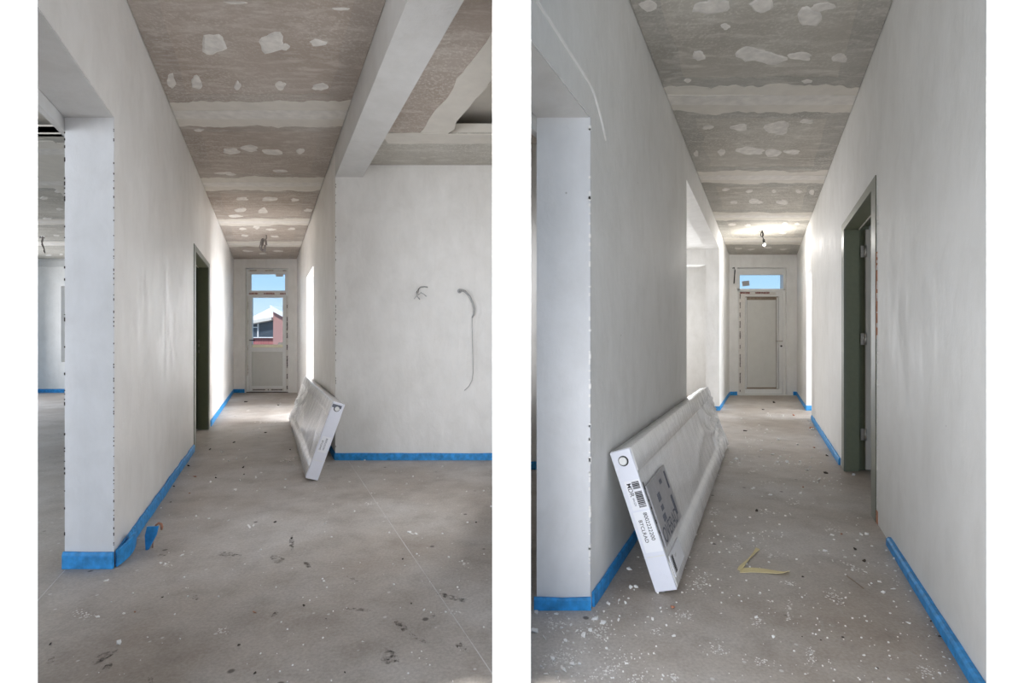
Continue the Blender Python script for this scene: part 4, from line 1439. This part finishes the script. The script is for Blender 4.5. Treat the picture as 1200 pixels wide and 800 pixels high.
rc = random.Random(99)
LW = [(247, 565, 3.5), (276, 574.5, 6), (230, 605, 3.5), (268, 610, 4), (265, 596, 3.5), (292, 618, 6), (297, 616.5, 4), (305, 573, 3), (306, 554, 4), (262, 539, 4), (268, 540, 4),
      (288.5, 537, 3.5), (259, 530, 4), (277, 537.5, 3), (294, 548, 3), (156, 695, 4), (213, 651, 5), (188, 660, 5), (194, 661, 4), (124, 681, 6), (140, 754, 9), (115, 723, 5), (145, 719, 5),
      (381, 613.5, 3), (371, 700, 3), (425, 752, 3), (526, 653, 4), (497, 715, 4), (522, 717, 4), (505, 718, 3), (494, 763.5, 3), (480, 624, 6), (488, 626, 4), (300, 560, 4), (301, 575, 2.5),
      (335, 539, 5), (340, 541, 4), (332, 540, 3), (346, 536, 3.5), (218, 689, 3), (345, 545, 3), (380, 541, 3), (371, 547, 3), (355, 700, 2.5), (205, 720, 3), (173, 747, 2.5), (102, 791, 3), (500, 772, 3)]
def zone_left(x, y):
    if x > 460:
        return 'beside the screed joint before the pale cross wall'
    if y > 640:
        return 'on open concrete before the nicked wall end'
    if x > 325:
        return 'at the foot of the package on the cross wall corner'
    return 'on concrete near the shut green door frame'


def zone_right(x, y):
    if x < 765 and y > 692:
        return 'in the rubble before the white wall end'
    if x < 800 and y > 640:
        return 'under the end of the labelled package'
    if x > 985 and y > 610:
        return 'near the long blue strip of the bright wall'
    if y < 615:
        return 'between the labelled package and the open green door'
    return 'around the V-shaped masking tape scrap'


for (x, y, s_) in LW:
    zz = zone_left(x, y)
    sz = 'larger' if s_ >= 5 else 'small'
    crumb(L, x, y, s_, 'w', sz + ' white plaster crumb ' + zz, 'plaster crumb', sz + ' white crumbs ' + zz, rc, 'plaster_crumb')
for (x, y, s_) in ((228, 559, 6), (222, 578, 3), (298, 718, 5.5), (158, 717, 3)):
    zz = zone_left(x, y)
    crumb(L, x, y, s_, 'b', 'orange brick crumb ' + zz, 'brick crumb', 'brick crumbs ' + zz, rc, 'brick_crumb')
for (x, y, s_) in ((221, 546, 4), (204, 570, 3), (253, 560, 3), (285, 548, 4), (286, 556, 3), (246, 527, 4.5), (274, 518.5, 3.5), (340, 527, 3.5), (200, 588.5, 3), (322, 612, 4.5), (311, 507, 4), (326, 475, 3),
                   (288, 471, 4.5), (342, 631, 4), (472, 655, 4), (482, 707, 3.5), (356, 710, 4.5), (280, 756, 4), (404, 788, 3.5), (299, 789, 4), (59, 755, 4), (190, 700, 3), (558, 612, 3)):
    zz = zone_left(x, y)
    crumb(L, x, y, s_, 'd', 'dark dirt crumb ' + zz, 'dirt crumb', 'dark crumbs ' + zz, rc, 'dirt_crumb')
QW = [(627, 740, 11), (629, 718, 7), (652, 720, 6), (647, 771.5, 9), (660, 785, 12), (670, 778, 9), (640, 790.5, 7), (652, 787, 5), (679, 778, 6), (634, 781, 5), (697, 726, 11), (707, 730, 9), (684, 745.5, 9),
      (692, 739, 7), (676, 740, 7), (658, 736, 6), (638, 748, 7), (663, 751, 6), (725, 727, 6), (713, 708, 7), (725.5, 704, 5), (733, 707, 5), (739, 688.5, 8), (745.5, 688, 6), (737, 667, 9), (743, 691, 3),
      (716, 665, 3), (748, 653, 3.5), (774, 713, 4), (775, 717, 3), (771, 695, 4), (793, 706, 4), (785, 687, 4), (759, 723, 3.5), (765, 726, 6), (781, 733, 4), (789, 745.5, 6), (820, 757, 3.5), (777, 792, 5),
      (845, 719, 4), (900, 704, 4), (906, 746, 7), (875, 661, 4), (966.5, 646, 6.5), (1009, 627, 6), (1016, 626, 7), (1004.5, 633, 4), (1022, 640, 4), (1039, 645, 5), (1048, 655, 4), (1035, 695, 7), (1047, 691, 7),
      (1031, 682, 5), (1021, 683.5, 4), (1064, 730, 6), (1038, 738, 3), (1101, 789, 5), (1108, 780, 3), (1042, 796, 4), (1106, 770, 3.5), (1094, 795, 4), (1067, 693, 4), (1050.5, 711, 3.5), (903, 580, 6), (861.5, 606, 4),
      (858, 580, 3), (926, 603, 4), (935, 521, 5), (912, 515.5, 6), (892, 528, 5), (905, 532.5, 5), (898.5, 503.5, 5), (911, 541.5, 6), (922, 542, 6), (926, 535.5, 3), (937.5, 541, 5), (946, 551, 5), (883.5, 572, 6),
      (912, 537, 3), (938, 578.5, 5), (960, 562, 5), (863, 538, 7), (857, 542, 5), (1000, 557, 5), (975, 627, 5), (1012, 768, 4), (944, 790, 4), (958, 725, 3), (886, 724, 5), (990, 653, 3.5), (1014, 671, 6),
      (952, 503, 6), (660, 742, 5), (669, 733, 5), (702, 745, 4), (690, 732, 4), (745, 745, 4), (711, 760, 4)]
for (x, y, s_) in QW:
    zz = zone_right(x, y)
    sz = 'larger' if s_ >= 6 else 'small'
    crumb(Q, x, y, s_, 'w', sz + ' white plaster crumb ' + zz, 'plaster crumb', sz + ' white crumbs ' + zz, rc, 'plaster_crumb')
for (x, y, s_) in ((788, 712, 8), (951, 502, 5), (930, 487, 4), (954, 524.5, 4), (941, 571, 3), (986, 626, 4)):
    zz = zone_right(x, y)
    crumb(Q, x, y, s_, 'b', 'orange brick crumb ' + zz, 'brick crumb', 'brick crumbs ' + zz, rc, 'brick_crumb')
for (x, y, s_) in ((1002, 644, 5), (1013, 658, 6), (969, 534, 4), (968, 554.5, 6), (873, 505, 5), (887, 599, 5), (941, 676, 4), (940, 746, 3), (988, 747, 4), (1028, 783, 4), (962, 750, 3), (1091, 728, 4), (1101, 746, 4), (894, 480, 4), (907, 472, 4)):
    zz = zone_right(x, y)
    crumb(Q, x, y, s_, 'd', 'dark dirt crumb ' + zz, 'dirt crumb', 'dark crumbs ' + zz, rc, 'dirt_crumb')
# sprinkle of gypsum grit too fine to count
def grit(fk, n, box, name):
    m = MB()
    rr = random.Random(n)
    x0_, y0_, x1_, y1_, u0_, u1_ = box
    k_ = 0
    while k_ < n:
        x_, y_ = rr.uniform(x0_, x1_), rr.uniform(y0_, y1_)
        p_ = fk.floor(x_, y_)
        if not u0_ < p_.x - fk.k * p_.y < u1_:
            continue
        if noise.noise(Vector((p_.x * 2.5, p_.y * 2.5, 5))) < rr.uniform(-0.5, 0.5):
            continue
        r_ = rr.choice((0.6, 0.8, 1.0, 1.5)) / F * p_.y
        a_ = rr.uniform(0, 6.28)
        q_ = [(p_.x + r_ * math.cos(a_ + j * 1.57) * rr.uniform(.5, 1), p_.y + r_ * math.sin(a_ + j * 1.57) * rr.uniform(.5, 1)) for j in range(4)]
        m.plan(q_, -0.0005, r_ * 0.7)
        k_ += 1
    return tag(m.build(name, M_CHIP, fl), kind='stuff')


grit(Q, 420, (624, 480, 1150, 799, -0.62, 0.60), 'gypsum_grit')
grit(Q, 60, (624, 690, 780, 799, -0.9, 0.60), 'gypsum_grit')
grit(L, 150, (46, 470, 576, 799, -0.66, 1.6), 'gypsum_grit')
# twig-like scrap and scratch
for (a, b, fk, lab) in (((992, 675), (1012, 690), Q, 'thin dark splinter lying on the concrete near the bright wall'), ((860, 662), (858, 664), Q, None)):
    if lab:
        p0, p1 = fk.floor(*a), fk.floor(*b)
        up = Vector((0, 0, 0.003))
        tag(MB().tube([p0 + up, p0.lerp(p1, 0.5) + up * 1.2, p1 + up], 0.0022, 5).build('splinter', M_GASKET, origin=p0), lab, 'splinter')
